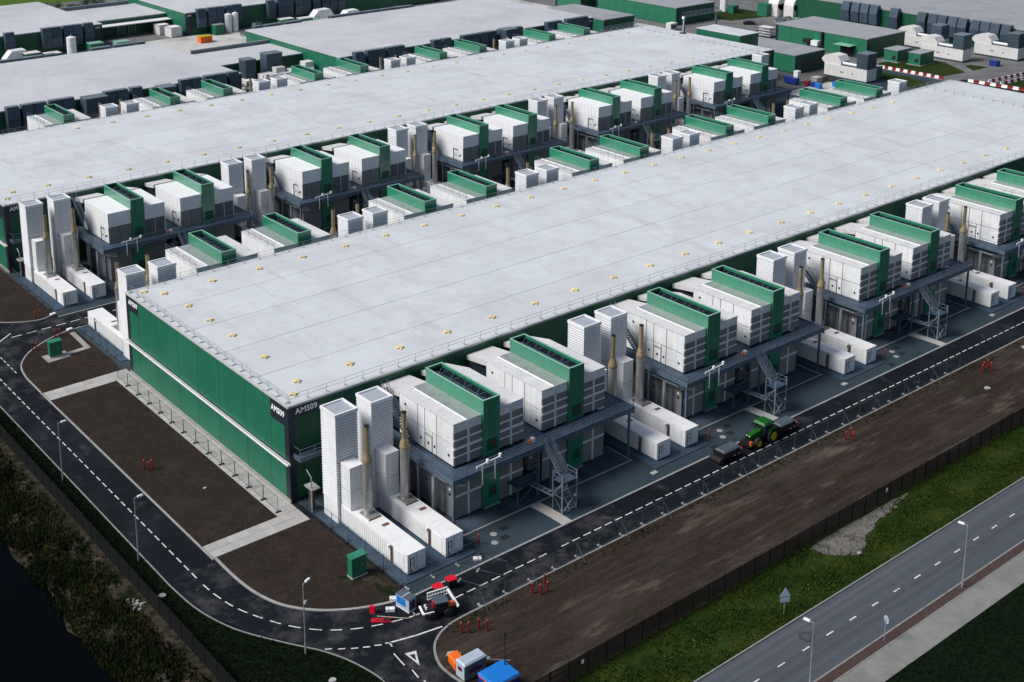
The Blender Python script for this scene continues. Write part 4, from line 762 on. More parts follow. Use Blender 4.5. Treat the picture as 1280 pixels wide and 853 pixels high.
pr_ = thing('roof_screen', 'grey parapet screen on the linking block in the top left', 'screen', (90, 318, 6)); pbox('panel', 'cooler_top', pr_, 0, 34, 0, 0.8, 0, 1.2); pbox('cap', 'steel_galv', pr_, -0.1, 34.1, -0.1, 0.9, 1.2, 1.3)
# blue grey coolers
def cooler_proto(w=3.1, h=6.4, d=2.4, top='cooler_blue'):
    r = thing('cooler', '', 'cooler', group='blue grey coolers along the old halls')
    b = MB().taper((0, w, -d * 0.8, 0, 0), (0, w, -d, 0, h * 0.52)).build('lower_casing', 'cooler_blue', r); u = MB().taper((0.03, w - 0.03, -d, 0, h * 0.54), (0.06, w - 0.06, -d * 0.72, 0, h)).build('upper_casing', top, r)
    pbox('lip', 'cooler_top', u, 0.0, w, -d * 0.74, 0, h, h + 0.07); pbox('band', 'dark_gap', b, 0.05, w - 0.05, -d * 0.97, -0.05, h * 0.52, h * 0.54)
    return r
cp = cooler_proto(); first = True
def coolers(xs_, y, z, label, rz=0, axis='x'):
    global first
    for i, a in enumerate(xs_):
        loc = (a, y, z) if axis == 'x' else (y, a, z)
        l = label % ordw(i)
        if first: cp['label'] = l; cp.location = loc; cp.rotation_euler.z = rz; first = False
        else: dup(cp, l, loc, rz)
C1f = [29.9, 33.6, 36.8, 40.6, 43.8, 54.8, 58.0, 61.9, 75.7, 78.9, 82.9, 86.0, 89.8]
coolers(C1f, 181.0, 2.6, '%s blue grey cooler from the left on the old hall behind the middle hall')
coolers([130.5, 134.8, 138.0, 141.7, 145.0, 158.6, 162.4, 169.9, 173.1, 176.7, 180.2, 184.4, 187.8, 191, 204.5, 207.8, 213, 216.2, 219.4], 181.0, 2.6, '%s blue grey cooler from the left on the old hall at centre top')
coolers([63, 75.0, 78.2, 81.9, 85.1, 88.9], 275.8, 2.6, '%s blue grey cooler from the left on the hall in the top left corner')
coolers([129.8, 133.7, 136.9, 140.7, 143.9, 157.4, 161.6, 164.7, 168.7, 172.0, 176.1, 180, 183.4, 187], 276.3, 2.6, '%s blue grey cooler from the left on the hall right of the loading bay')
coolers([x + 3.1 for x in (48, 51.2, 54.6, 57.7, 61.4, 75.2, 78.4, 82.4, 85.5, 89.3)], 235.7, 2.2, '%s blue grey cooler from the left on the rear edge of the left old hall', math.pi)
coolers([x + 3.1 for x in (129.8, 133.8, 137.1, 141.3, 144.5, 158.8, 162.2, 165.9, 169.1, 172.6, 175.8, 179.6, 183.1, 186.6, 189.9)], 235.7, 2.2, '%s blue grey cooler from the left on the rear edge of the centre old hall', math.pi)
# tall grey boxes among the coolers
for x, y, w, h, lab in ((48.6, 178.4, 5.8, 8.6, 'taller grey topped plant box left among the coolers behind the middle hall'), (69.0, 178.8, 4.2, 8.3, 'low grey topped plant box right of the left coolers behind the middle hall'), (104.6, 199, 3.4, 7.3, 'narrow dark plant box before the linking block'), (111.6, 199, 5.2, 8.1, 'wide grey plant box before the linking block'), (184.6, 178.3, 4.6, 9.3, 'grey topped plant box among the coolers at centre top')):
    r = thing('plant_box', lab, 'plant box', (x, y, 0)); b = pbox('casing', 'cooler_blue', r, 0, w, -2.2, 1.6, 0.1, h); pbox('top', 'cooler_top', b, -0.1, w + 0.1, -2.3, 1.7, h, h + 0.25)
    for i in range(1, 4): pbox('seam', 'dark_gap', b, -0.01, w + 0.01, -2.215, -2.2, h * i / 4, h * i / 4 + 0.06)
# clutter on the ground before the linking block
r = thing('pipe_cluster', 'cluster of white duct boxes and pipes before the linking block', 'ductwork', (108, 193, 0))
for i, (x, y, w, d, h) in enumerate(((0, 0, 4, 3, 3.4), (5, 1, 3, 2.5, 4.6), (9, -1, 4.5, 3, 3.8), (14.5, 0.5, 3, 3, 5.0))): pbox('duct_box', 'chiller_white', r, x, x + w, y, y + d, 0.1, h)
MB().cyl((0, -1, 3), (16, -1.4, 3.2), 0.5, n=10).build('duct_pipe', 'tank_white', r)

# ================================================================== buildings on the right, set crosswise
def cross_block(label, x0, x1, y0, y1, z, roof='roof_grey'):
    r = thing('green_block', label, 'building', (x0, y0, 0)); W = x1 - x0; D = y1 - y0
    pbox('inner_wall', 'joint', r, 0.1, W - 0.1, 0.1, D - 0.1, 0, z - 0.3); n = max(2, int(D / 5)); n2 = max(2, int(W / 5))
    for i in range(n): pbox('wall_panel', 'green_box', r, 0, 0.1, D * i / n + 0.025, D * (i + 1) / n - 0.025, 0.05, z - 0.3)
    for i in range(n2): pbox('wall_panel', 'green_dark', r, W * i / n2 + 0.025, W * (i + 1) / n2 - 0.025, 0, 0.1, 0.05, z - 0.3)  # south panels in darker green, their shade put into the colour
    pbox('corner_panel', 'navy', r, -0.03, 0.1, D - 1, D + 0.03, 0.05, z - 0.3); pbox('corner_panel', 'navy', r, -0.03, 0.9, -0.03, 0.1, 0.05, z - 0.3)
    pbox('roof', roof, r, -0.15, W + 0.15, -0.15, D + 0.15, z - 0.3, z); return r
e1 = cross_block('long dark green block with grey roof, top right, crosswise', 270.5, 290.5, 106.5, 141, 6.4)
pbox('canopy', 'green_rim', e1, -3.0, 0, 4, 10, 3.6, 3.8); pbox('door', 'dark_gap', e1, -0.06, -0.002, 4.5, 9.5, 0.1, 3.4); pbox('vent_box', 'dark_gap', e1, -1.6, -0.002, 20, 22.5, 2.0, 3.4); pbox('vent_box', 'white_clean', e1, -1.6, -0.002, 17, 19.5, 1.6, 3.2); pbox('flue', 'black_paint', e1, -0.7, -0.1, 15.8, 16.5, 0, 6.2)
e2 = cross_block('low dark green block with grey roof beside the end of the middle hall', 237.5, 251.5, 108, 137, 5.5)
for i in range(5): pbox('window', 'glass_dark', e2, 3.4 + i * 2.0, 4.8 + i * 2.0, -0.05, -0.002, 1.0, 3.6)
cross_block('green block with grey roof at top centre right, crosswise', 268.0, 288.0, 182, 222, 6.4); cross_block('low green block with grey roof beside the centre old hall', 234.5, 249, 184, 214, 5.8)
cross_block('small green block at the top edge left of the crosswise blocks', 264, 274, 226, 240, 6.0)
ff = old_hall('wide grey roofed hall in the top right corner with coolers on its side', 312.2, 400, 40, 168, 8.0, roof='roof_grey', corner=False, sign=False, side='green_dark')  # darker side green paints shade onto a wall the sun brightens
coolers([y for y in (144, 140.2, 136.6, 133, 125.2, 115, 110.9, 107.6, 103.9, 100.5, 96.1, 92.7, 89.4, 85.8)], 312.0, 2.6, '%s cooler from the far end on the hall in the top right corner', -math.pi / 2, 'y')
def chiller(label, x, y, rz=0, first_=False):
    r = thing('chiller', label, 'chiller', (x, y, 0), rz, 'white chillers with hoods')
    b = pbox('body', 'chiller_white', r, 0, 4.6, 0, 14.2, 0.5, 3.9); pbox('skirt', 'cooler_blue', r, 0.05, 4.55, 0.05, 14.15, 0.1, 0.5)
    MB().extr([(0.2, 3.9), (-0.6, 5.3), (-0.2, 6.2), (1.4, 6.6), (3.8, 6.4), (4.4, 5.2), (4.4, 3.9)], 'y', 8.6, 14.4).build('hood', 'tank_white', r) if False else None
    h = MB(); pr = [(14.9, 4.2), (15.4, 5.0), (14.4, 6.1), (12.5, 6.6), (10.0, 6.4), (8.8, 4.9), (8.8, 3.9), (14.2, 3.9)]; h.extr(pr, 'x', 0.15, 4.45); h.build('hood', 'chiller_white', r)
    MB().cyl((1.2, 3.8, 4.4), (1.2, 8.9, 4.4), 0.45, n=10).build('pipe', 'tank_white', r); pbox('pipe_shadow_sheet', 'dark_gap', r, 0.3, 4.2, 3.8, 8.7, 3.902, 3.94)  # near-black sheet paints in the shade under the pipe
    t = pbox('cooler_box', 'cooler_blue', r, 0.1, 4.5, 0.1, 3.6, 3.95, 8.2); pbox('top', 'cooler_top', t, 0.0, 4.6, 0.0, 3.7, 8.2, 8.4)
    for z in (5.4, 6.8): pbox('seam', 'dark_gap', t, 0.085, 0.099, 0.1, 3.6, z, z + 0.06)
    for y_ in (4.5, 7.8, 8.4): pbox('latch', 'joint', b, -0.03, -0.002, y_, y_ + 0.35, 1.8, 2.2)
    pbox('leg', 'steel_blue', r, 0.2, 0.5, 0.2, 0.5, 0, 0.1)
    return r
chiller('white chiller with dark cooler box, standing at the end of the near hall', 242.0, 86.9); chiller('white chiller with dark cooler box beside the two green cabins', 288, 85.0); chiller('white chiller with blue cooler box next to the top right hall', 293.4, 90.5) if False else None
chiller('rightmost white chiller with blue skirt at the top right edge', 302.5, 75.6); chiller('white chiller with blue cooler box, behind the other beside the green cabins', 297, 98.0)
for x, y, w, d, lab in ((273.2, 97.6, 7.0, 3.6, 'left green cabin with grey roof on the grass, top right'), (274.3, 90.6, 7.2, 2.9, 'right green cabin with grey roof on the grass, top right')):
    r = thing('green_cabin', lab, 'cabin', (x, y, 0)); b = pbox('wall', 'green_box', r, 0, w, 0, d + 1, 0.1, 3.6); pbox('roof', 'roof_grey', r, -0.15, w + 0.15, -0.15, d + 1.15, 3.6, 3.8); pbox('vent', 'dark_gap', b, -0.03, -0.002, 0.6, 1.8, 0.8, 2.0); pbox('footing', 'concrete', r, -0.6, w + 0.4, -0.5, d + 1.4, 0.02, 0.12)
# red and white road barriers
bar_me = {}
for c in ('red', 'sign_white'):
    mb = MB().extr([(-0.32, 0), (0.32, 0), (0.26, 0.25), (0.12, 0.4), (0.1, 0.9), (-0.1, 0.9), (-0.12, 0.4), (-0.26, 0.25)], 'y', 0.02, 1.0); bar_me[c] = mb.mesh('road_barrier'); bar_me[c].materials.append(MATS[c])
def barriers(p, q, n, lab):
    for i in range(n):
        t = i / n; c = 'red' if i % 2 else 'sign_white'
        a = math.atan2(q[1] - p[1], q[0] - p[0]) - math.pi / 2; o = link('road_barrier', bar_me[c], loc=(p[0] + (q[0] - p[0]) * t, p[1] + (q[1] - p[1]) * t, 0.02), rz=a); o.scale = (1.1, math.hypot(q[0] - p[0], q[1] - p[1]) / n, 0.9)
        tag(o, '%s %s road barrier %s' % (ordw(i // 2), 'red' if i % 2 else 'white', lab), 'barrier', 'red and white road barriers')
barriers((263.4, 96.5), (263.8, 76.5), 16, 'from the left beside the top right grass'); barriers((266.4, 70.2), (268.4, 48), 14, 'from the left behind the near hall roof'); barriers((269.6, 66), (290, 64.6), 14, 'from the near end, outer row running back'); barriers((269.6, 62.4), (288, 61.2), 12, 'from the near end, inner row running back')

# ================================================================== plant between the back halls
def tank(x, y, r0, h, lab):
    r = thing('storage_tank', lab, 'tank', (x, y, 0)); b = MB().cyl((0, 0, 0.1), (0, 0, h), r0, n=20).build('shell', 'tank_white', r); MB().cyl((0, 0, h), (0, 0, h + 0.35), r0, r0 * 0.35, n=20).build('top', 'tank_white', b); MB().cyl((0, 0, h + .35), (0, 0, h + 1.0), 0.12, n=8).build('vent', 'steel_galv', b)
    for z in (h * 0.33, h * 0.66): MB().cyl((0, 0, z), (0, 0, z + 0.08), r0 + 0.03, n=20).build('band', 'grille_grey', b)
tank(79.5, 262, 1.45, 7.6, 'white upright tank before the hall in the top left corner'); tank(140.6, 273.0, 1.25, 6.4, 'left white upright tank right of the loading bay'); tank(143.1, 272.6, 1.05, 6.6, 'right white upright tank right of the loading bay')
tank(303.0, 189.7, 0.9, 8.5, 'tall white tank at the top edge right of centre'); tank(305.5, 193, 0.9, 8.5, 'second tall white tank at the top edge right of centre')
def crate(name, lab, cat, x, y, w, d, h, m, top, lid=0.2, over=0.08, z=0.02):
    r = thing(name, lab, cat, (x, y, z)); b = pbox('body', m, r, 0, w, 0, d, 0.05, h); pbox('lid', top, b, -over, w + over, -over, d + over, h, h + lid); pbox('skid', 'joint', r, 0.1, w - 0.1, 0.1, d - 0.1, 0, 0.05); pbox('door_seam', 'dark_gap', b, w * 0.5, w * 0.5 + 0.04, -0.015, -0.001, 0.1, h * 0.95); return r
crate('transformer_box', 'green plant cabinet beside the white tanks at top left', 'cabinet', 134.2, 270.8, 3.6, 3.2, 3.4, 'green_box', 'roof_grey')
crate('transformer_box', 'green plant cabinet before the hall in the top left corner, nearest its corner', 'cabinet', 88.2, 268, 4.4, 3.4, 3.2, 'green_box', 'green_rim'); crate('transformer_box', 'green plant cabinet left of the white tank at top left', 'cabinet', 71.5, 262, 4.6, 3.6, 3.0, 'green_dark', 'chiller_white'); crate('transformer_box', 'dark green plant cabinet farther left of the white tank at top left', 'cabinet', 66, 265, 4.6, 3.6, 3.4, 'green_dark', 'chiller_white')
crate('transformer_box', 'pale green plant frame before the loading doors', 'cabinet', 97, 268, 4.6, 3.0, 2.6, 'green_rim', 'green_rim'); crate('transformer_box', 'green plant cabinet under the white pipes at top centre left', 'cabinet', 158, 266, 5, 3, 3.2, 'green_box', 'chiller_white'); crate('transformer_box', 'second green plant cabinet under the white pipes at top centre left', 'cabinet', 164.5, 264, 5, 3, 3.0, 'green_box', 'chiller_white')
crate('transformer_box', 'tall green cabinet with white sign at the top edge, right of centre', 'cabinet', 305.8, 172.8, 3, 4.2, 4.4, 'green_box', 'green_box'); crate('transformer_box', 'small green box at the top edge beside the tall tanks', 'cabinet', 302.0, 184.9, 3, 2.6, 2.6, 'green_box', 'green_box'); crate('transformer_box', 'green cabinet under the dark cooler of the near chiller, right', 'cabinet', 249, 88.5, 3.0, 3.5, 3.4, 'green_box', 'roof_grey')
crate('skip', 'orange skip in the pale yard at top left', 'skip', 123.8, 261.2, 4.2, 2.8, 2.1, 'orange', 'tractor_yellow', 0.1)
crate('freight_container', 'left white container with red edges in the loading yard', 'container', 119.4, 283.2, 4.0, 5.0, 3.2, 'chiller_white', 'white_clean', 0.15); crate('freight_container', 'right white container with red edges in the loading yard', 'container', 120.6, 276.6, 4.0, 5.0, 3.2, 'chiller_white', 'white_clean', 0.15)
for o in [o for o in scene.objects if o.name.startswith('freight_container')]:
    for a in ((-0.1, 4.1, -0.11, -0.03, 3.36, 3.5), (-0.11, -0.03, 0, 5.0, 3.36, 3.5), (-0.1, 4.1, 5.0, 5.1, 3.36, 3.5)): pbox('red_edge', 'red', o, *a)
for i, (x, y, w, h) in enumerate(((60.5, 268, 8.0, 4.4), (172, 268, 9, 4.6), (150.5, 243, 7, 4.0), (140, 244, 6, 3.4), (181, 262, 8, 4.2))):
    r = thing('plant_hood', '%s white hooded plant housing from the left between the back halls' % ordw([0, 3, 2, 1, 4][i]), 'plant housing', (x, y, 0)); MB().extr([(0, 0.1), (w, 0.1), (w, h * 0.5), (w * 0.8, h), (w * 0.3, h), (0, h * 0.45)], 'y', 0, 3.6).build('hood', 'chiller_white', r) if False else None
    m_ = MB(); prof = [(0, 0.1), (w, 0.1), (w, h * 0.5), (w * 0.82, h), (w * 0.28, h * 0.97), (0, h * 0.42)]; n = len(prof); k0 = len(m_.v); m_.v += [(a, 0, b) for a, b in prof] + [(a, 3.6, b) for a, b in prof]
    for q in range(n): j = (q + 1) % n; m_.f.append((q, j, n + j, n + q))
    m_.f.append(tuple(range(n))); m_.f.append(tuple(range(2 * n - 1, n - 1, -1))); m_.build('hood', 'tank_white', r); pbox('base', 'joint', r, -0.2, w + 0.2, -0.2, 3.8, 0, 0.1)
r = thing('pipe_rack', 'white pipe rack crossing the yard at top centre left', 'pipe rack', (140, 254, 0))
for z in (3.2, 3.9): MB().cyl((0, 0, z), (40, -1, z + 0.3), 0.35, n=8).build('pipe', 'tank_white', r)
for i in range(6): pbox('leg', 'chiller_white', r, i * 8, i * 8 + 0.3, -0.8, -0.5, 0, 3.0)
for x, y, lab in ((311.5, 170, 'left white hooded housing at the top edge right of centre'), (313.5, 164.6, 'right white hooded housing at the top edge right of centre')):
    r = thing('plant_hood', lab, 'plant housing', (x - 3, y, 0)); pbox('body', 'chiller_white', r, 0, 5, 0, 4.2, 0.1, 4.5); MB().cyl((2.5, 0, 4.6), (2.5, 4.2, 4.6), 2.4, n=14).build('hood', 'tank_white', r); pbox('grille', 'dark_gap', r, 0.2, 4.8, -0.3, -0.01, 4.0, 4.6)
r = thing('pallet_rack', 'stack of white racks beside the long dark green block', 'rack', (274.5, 146.5, 0))
for i in range(4): pbox('shelf', 'chiller_white', r, 0, 3.4, 0, 5, 0.6 + i * 0.9, 0.7 + i * 0.9)
for x in (0, 3.3):
    for y in (0, 4.9): pbox('post', 'steel_galv', r, x, x + 0.1, y, y + 0.1, 0, 3.6)
# bins and clutter at the end of the middle hall's front row
for i, (x, y, w, h, m_, lab) in enumerate(((225.5, 98.5, 4.2, 1.7, 'blue_dark', 'long dark blue skip in the yard at the end of the middle hall'), (226.4, 95.2, 1.3, 1.3, 'red', 'small red bin beside the blue skip'), (226.6, 93.4, 1.3, 1.2, 'blue_dark', 'dark blue bin next to the red bin'), (226.0, 91.0, 1.6, 1.4, 'blue', 'bright blue bin behind the green duct'), (231.4, 89.3, 1.4, 1.4, 'blue', 'blue bin beside the near chiller'))):
    r = thing('waste_bin', lab, 'bin', (x, y, 0.02)); b = MB().taper((0.1, 1.5, 0.1, w - 0.1, 0.08), (0, 1.6, 0, w, h)).build('body', m_, r); pbox('lid', m_, b, -0.05, 1.65, -0.05, w + 0.05, h, h + 0.1); pbox('wheel_bar', 'black_rubber', r, 0.2, 1.4, 0.2, 0.35, 0, 0.08)
crate('site_box', 'white box standing on the blue skip yard at the end of the middle hall', 'box', 228.4, 100.2, 1.4, 1.4, 3.0, 'white_clean', 'white_clean'); crate('site_box', 'pale stack of boards in the yard at the end of the middle hall', 'box', 231, 95.5, 2.4, 2.0, 1.6, 'concrete', 'path_slab'); crate('site_box', 'blue tarpaulin bundle before the rightmost chiller', 'box', 290.8, 75.6, 2.0, 2.4, 1.4, 'blue_dark', 'blue_dark')
struct(MB().box(215.5, 236, 83.5, 95, 0.02, 0.10).build('yard_slab', 'yard_far')); struct(MB().box(229.5, 241, 88.2, 99.5, 0.02, 0.08).build('soil_bed', 'bank_dirt'))
# lattice cable bridges and the roof mast
def gantry(lab, x0, x1, y, z):
    r = thing('cable_bridge', lab, 'cable bridge', (x0, y, 0)); L = x1 - x0; n = int(L / 2.2)
    for h in (0, 1.3):
        for d in (0, 1.4): MB().bar((0, d, z + h), (L, d, z + h), 0.14).build('chord', 'steel_rail', r)
    m_ = MB()
    for i in range(n):
        for d in (0, 1.4): a = L * i / n; c = L * (i + 1) / n; m_.bar((a, d, z), (a, d, z + 1.3), 0.08).bar((a, d, z), (c, d, z + 1.3), 0.07)
    m_.build('lattice', 'steel_rail', r, kind='stuff')
    for x in (0.3, L - 0.3): pbox('pier', 'steel_blue', r, x - 0.2, x + 0.2, 0.4, 1.0, 0, z)
gantry('lattice cable bridge behind the far end of the middle hall', 210, 227, 160, 8.0); gantry('lattice cable bridge below the green block at top centre right', 249.6, 266, 161.5, 8.0)
r = thing('roof_mast', 'thin white mast with a box on the far end of the middle hall roof', 'mast', (209.4, 126.7, 12.66)); pbox('foot', 'joint', r, -0.7, 0.7, -0.7, 0.7, 0, 0.35); MB().cyl((0, 0, 0.3), (0, 0, 5.0), 0.07, n=8).build('pole', 'sign_white', r); pbox('aerial_box', 'sign_white', r, -0.3, 0.3, -0.3, 0.3, 4.3, 5.0)
# small plant scattered between and beside the back halls
rc_ = random.Random(21)
PLANT = []
def small_plant(kind, x, y):
    s = rc_.uniform(0.8, 1.25); w, d, h = 2.6 * s, 1.9 * s, 2.0 * s
    if kind == 0: r = thing('vent_box', 'small white vent box among the plant of the back halls', 'vent box', (x, y, 0.02), group='white vent boxes at the back'); b = pbox('casing', 'chiller_white', r, 0, w, 0, d, 0.1, h); pbox('lid', 'white_clean', b, -0.06, w + 0.06, -0.06, d + 0.06, h, h + 0.12); pbox('grille', 'louvre_dark', b, 0.2, w - 0.2, -0.02, -0.001, h * 0.3, h * 0.8); pbox('feet', 'joint', r, 0.1, w - 0.1, 0.1, d - 0.1, 0, 0.1)
    elif kind == 1: r = thing('switch_cabinet', 'small green switch cabinet among the plant of the back halls', 'cabinet', (x, y, 0.02), group='green switch cabinets at the back'); b = pbox('casing', 'green_box', r, 0, w * 0.8, 0, d * 0.8, 0.1, h * 0.9); pbox('lid', 'green_rim', b, -0.05, w * 0.8 + 0.05, -0.05, d * 0.8 + 0.05, h * 0.9, h * 0.9 + 0.1); pbox('door_seam', 'green_dark', b, w * 0.4, w * 0.4 + 0.04, -0.012, -0.001, 0.2, h * 0.85); pbox('base', 'concrete', r, -0.1, w * 0.8 + 0.1, -0.1, d * 0.8 + 0.1, 0, 0.1)
    elif kind == 2: r = thing('air_handler', 'small grey air handler among the plant of the back halls', 'air handler', (x, y, 0.02), group='grey air handlers at the back'); b = pbox('casing', 'cooler_top', r, 0, w, 0, d, 0.3, h * 1.2); MB().cyl((w / 2, d / 2, h * 1.2), (w / 2, d / 2, h * 1.2 + 0.25), d * 0.4, n=14).build('fan_ring', 'cooler_blue', b); pbox('frame', 'steel_galv', r, 0.05, w - 0.05, 0.05, d - 0.05, 0, 0.3)
    else:
        r = thing('pipe_run', 'short run of silver pipes among the plant of the back halls', 'pipes', (x, y, 0.02), group='silver pipe runs at the back')
        for k in range(3): MB().cyl((0, k * 0.5, 1.0 + 0.2 * k), (4.5 * s, k * 0.5, 1.0 + 0.2 * k), 0.17, n=8).build('pipe', 'pipe_lagging', r)
        for xx in (0.4, 4.0 * s): pbox('support', 'steel_galv', r, xx, xx + 0.12, -0.2, 1.3, 0, 0.82)
    PLANT.append(r)
bpy.context.view_layer.update(); cam_inv = cam.matrix_world.inverted()
def scatter(place, spots):
    made = {}
    for k_, x, y in spots:
        small_plant(k_, x, y); made.setdefault(k_, []).append((PLANT[-1], x, y))
    for k_, L in made.items():
        def sx(e): q = cam_inv @ Vector((e[1], e[2], 1.0)); return q.x / -q.z
        L.sort(key=sx)
        for i, e in enumerate(L): e[0]['label'] = '%s %s from the left %s' % (ordw(i), ('small white vent box', 'small green switch cabinet', 'small grey air handler', 'short run of silver pipes')[k_], place)
U = rc_.uniform
scatter('before the top left hall', [(i % 4, U(50, 92), U(243, 271)) for i in range(13)])
scatter('behind the centre old hall', [(i % 4, U(132, 215), U(243, 271)) for i in range(13)])
scatter('past the middle hall end', [((i * 3) % 4, U(234, 262), U(140, 178)) for i in range(14)])
scatter('below the top right coolers', [((i * 3 + 1) % 4, U(292, 308), U(110, 165)) for i in range(16)])
scatter('before the linking block', [((i + 2) % 4, U(96, 122), U(184, 197)) for i in range(16)])
scatter('between the two green crosswise blocks', [(i % 4, U(252, 262), U(98, 135)) for i in range(8)])
scatter('right behind the middle hall', [((i * 3) % 4, 20 + i * 14 + U(-4, 4), U(164, 176)) for i in range(14)])

# ================================================================== vehicles and small things near the road
def wheel(root, x, y, r0, w, side, rim='tractor_yellow'):
    t = MB().cyl((x, y - w / 2, r0), (x, y + w / 2, r0), r0, n=20).build('wheel', 'black_rubber', root); yo = y + side * w / 2
    MB().cyl((x, yo, r0), (x, yo + side * 0.03, r0), r0 * 0.6, n=16).build('rim', rim, t); MB().cyl((x, yo + side * 0.03, r0), (x, yo + side * 0.07, r0), r0 * 0.2, n=10).build('hub', rim, t); return t
tr = thing('tractor', 'green tractor with yellow wheels on the service road', 'tractor', (53.2, -25.25, 0.0))
for s in (-1, 1): wheel(tr, 1.15, s * 0.85, 0.68, 0.5, s); wheel(tr, 3.85, s * 0.92, 0.95, 0.62, s)
pbox('chassis', 'black_paint', tr, 0.2, 4.3, -0.42, 0.42, 0.55, 1.15)
hd = MB(); hd.hexa([(0.1, -0.42, 1.15), (2.3, -0.48, 1.15), (2.3, 0.48, 1.15), (0.1, 0.42, 1.15), (0.25, -0.36, 1.75), (2.3, -0.44, 2.02), (2.3, 0.44, 2.02), (0.25, 0.36, 1.75)]); hood_ = hd.build('bonnet', 'tractor_green', tr); pbox('grille', 'black_paint', hood_, 0.03, 0.1, -0.34, 0.34, 1.2, 1.65)
for s in (-1, 1): pbox('headlight', 'lens_white', hood_, 0.12, 0.2, s * 0.22 - 0.1, s * 0.22 + 0.1, 1.55, 1.7)
cb = MB().taper((2.3, 4.0, -0.78, 0.78, 1.25), (2.45, 3.95, -0.7, 0.7, 2.7)).build('cab', 'glass_dark', tr); rf = MB().taper((2.2, 4.2, -0.92, 0.92, 2.7), (2.4, 4.0, -0.75, 0.75, 2.95)).build('cab_roof', 'tractor_green', tr); pbox('roof_skirt', 'tractor_green', rf, 2.15, 4.25, -0.95, 0.95, 2.6, 2.7)
for x, s in ((2.4, -1), (2.4, 1), (3.95, -1), (3.95, 1)): MB().bar((x - 0.06, s * 0.76, 1.25), (x, s * 0.72, 2.65), 0.08).build('cab_pillar', 'black_paint', tr)
for s in (-1, 1): MB().extr([(3.0, 1.55), (3.25, 1.95), (3.85, 2.05), (4.45, 1.9), (4.75, 1.5), (4.6, 1.5), (4.35, 1.8), (3.85, 1.93), (3.35, 1.83), (3.15, 1.55)], 'x', 0, 0.01).mesh('unused') if False else None
for s in (-1, 1):
    m_ = MB(); pf = [(2.95, 1.5), (3.2, 1.95), (3.85, 2.08), (4.5, 1.95), (4.8, 1.5), (4.65, 1.5), (4.4, 1.83), (3.85, 1.95), (3.3, 1.83), (3.1, 1.5)]; n = len(pf); m_.v = [(a, s * 0.62, b) for a, b in pf] + [(a, s * 1.25, b) for a, b in pf]
    for q in range(n): j = (q + 1) % n; m_.f.append((q, j, n + j, n + q))
    m_.build('mudguard', 'tractor_green', tr)
MB().cyl((2.1, -0.5, 1.9), (2.1, -0.5, 2.75), 0.06, n=8).build('exhaust_pipe', 'black_paint', tr); pbox('front_weight', 'orange_lamp', tr, -0.35, 0.02, -0.95, -0.6, 0.75, 1.25); pbox('front_linkage', 'black_paint', tr, -0.55, 0.2, -0.8, 0.8, 0.5, 0.85); pbox('number_plate', 'tractor_yellow', tr, -0.37, -0.351, -0.9, -0.65, 0.6, 0.75)
for y, s in ((-1.05, -1), (1.05, 1)): MB().bar((2.4, s * 0.76, 2.4), (2.2, y, 2.3), 0.04).build('mirror_arm', 'black_paint', tr); pbox('mirror', 'black_paint', tr, 2.15, 2.2, y - 0.1, y + 0.1, 2.0, 2.45)
def implement(lab, x):
    r = thing('tractor_implement', lab, 'farm implement', (x, -25.3, 0)); b = MB().taper((0.2, 3.1, -0.75, 0.75, 0.35), (0.1, 3.3, -0.95, 0.95, 1.45)).build('hopper', 'black_paint', r); MB().taper((0.3, 3.3, -0.85, 0.75, 1.46), (0.5, 3.2, -0.6, 0.6, 1.62)).build('lid', 'lid_grey', b)
    pbox('frame', 'black_paint', r, -0.5, 3.7, -0.6, 0.6, 0.25, 0.42); MB().cyl((-0.15, -0.9, 0.5), (-0.15, 0.9, 0.5), 0.42, n=14).build('roller', 'black_rubber', r)
    for xx, yy, m_ in ((1.75, -1.0, 'lens_red'), (3.35, -1.0, 'lens_red'), (-0.45, -0.8, 'lens_red'), (2.1, -1.02, 'lens_white'), (2.9, -1.0, 'lens_white')): MB().cyl((xx, yy - 0.06, 0.75), (xx, yy, 0.75), 0.16 if m_ == 'lens_red' else 0.08, n=10).build('lamp', m_, r)
    pbox('warning_board', 'red_bright', r, 3.36, 3.42, -1.0, -0.78, 0.9, 1.5); pbox('warning_stripe', 'sign_white', r, 3.352, 3.428, -1.01, -0.77, 1.15, 1.35); pbox('hose_box', 'joint', r, 0.6, 1.2, -0.98, -0.9, 1.15, 1.35); return r
implement('dark hopper with grey lid on the road left of the tractor', 47.4); implement('dark hopper with grey lid attached behind the tractor', 58.6)
# small loader with white lattice guard at the junction
ld = thing('wheel_loader', 'small black loader with white lattice frame at the road junction', 'loader', (1.0, -27.7, 0), R(-20))
for x in (-0.85, 0.85):
    for s in (-1, 1): wheel(ld, x, s * 0.75, 0.45, 0.35, s, 'black_paint')
pbox('chassis', 'black_paint', ld, -1.6, 1.5, -0.6, 0.6, 0.4, 1.1); cb = MB().taper((-0.5, 0.8, -0.55, 0.55, 1.1), (-0.4, 0.7, -0.5, 0.5, 1.6)).build('cab', 'glass_dark', ld); pbox('cab_roof', 'lid_grey', cb, -0.6, 0.9, -0.65, 0.65, 1.6, 1.72); pbox('seat', 'red_bright', ld, -0.72, -0.52, -0.3, 0.1, 1.1, 1.7); pbox('counterweight', 'orange_lamp', ld, 0.9, 1.55, -0.62, -0.2, 1.1, 1.5)
pbox('bumper', 'sign_white', ld, -1.95, -1.75, -0.75, 0.75, 0.7, 0.85); pbox('bumper_arm', 'sign_white', ld, -1.75, -0.7, -0.78, -0.66, 0.75, 0.9)
for s in (-0.35, 0.1): MB().cyl((-1.45, s, 1.1), (-1.45, s, 1.3), 0.12, n=8).build('lamp', 'lens_white', ld)
lt = MB()
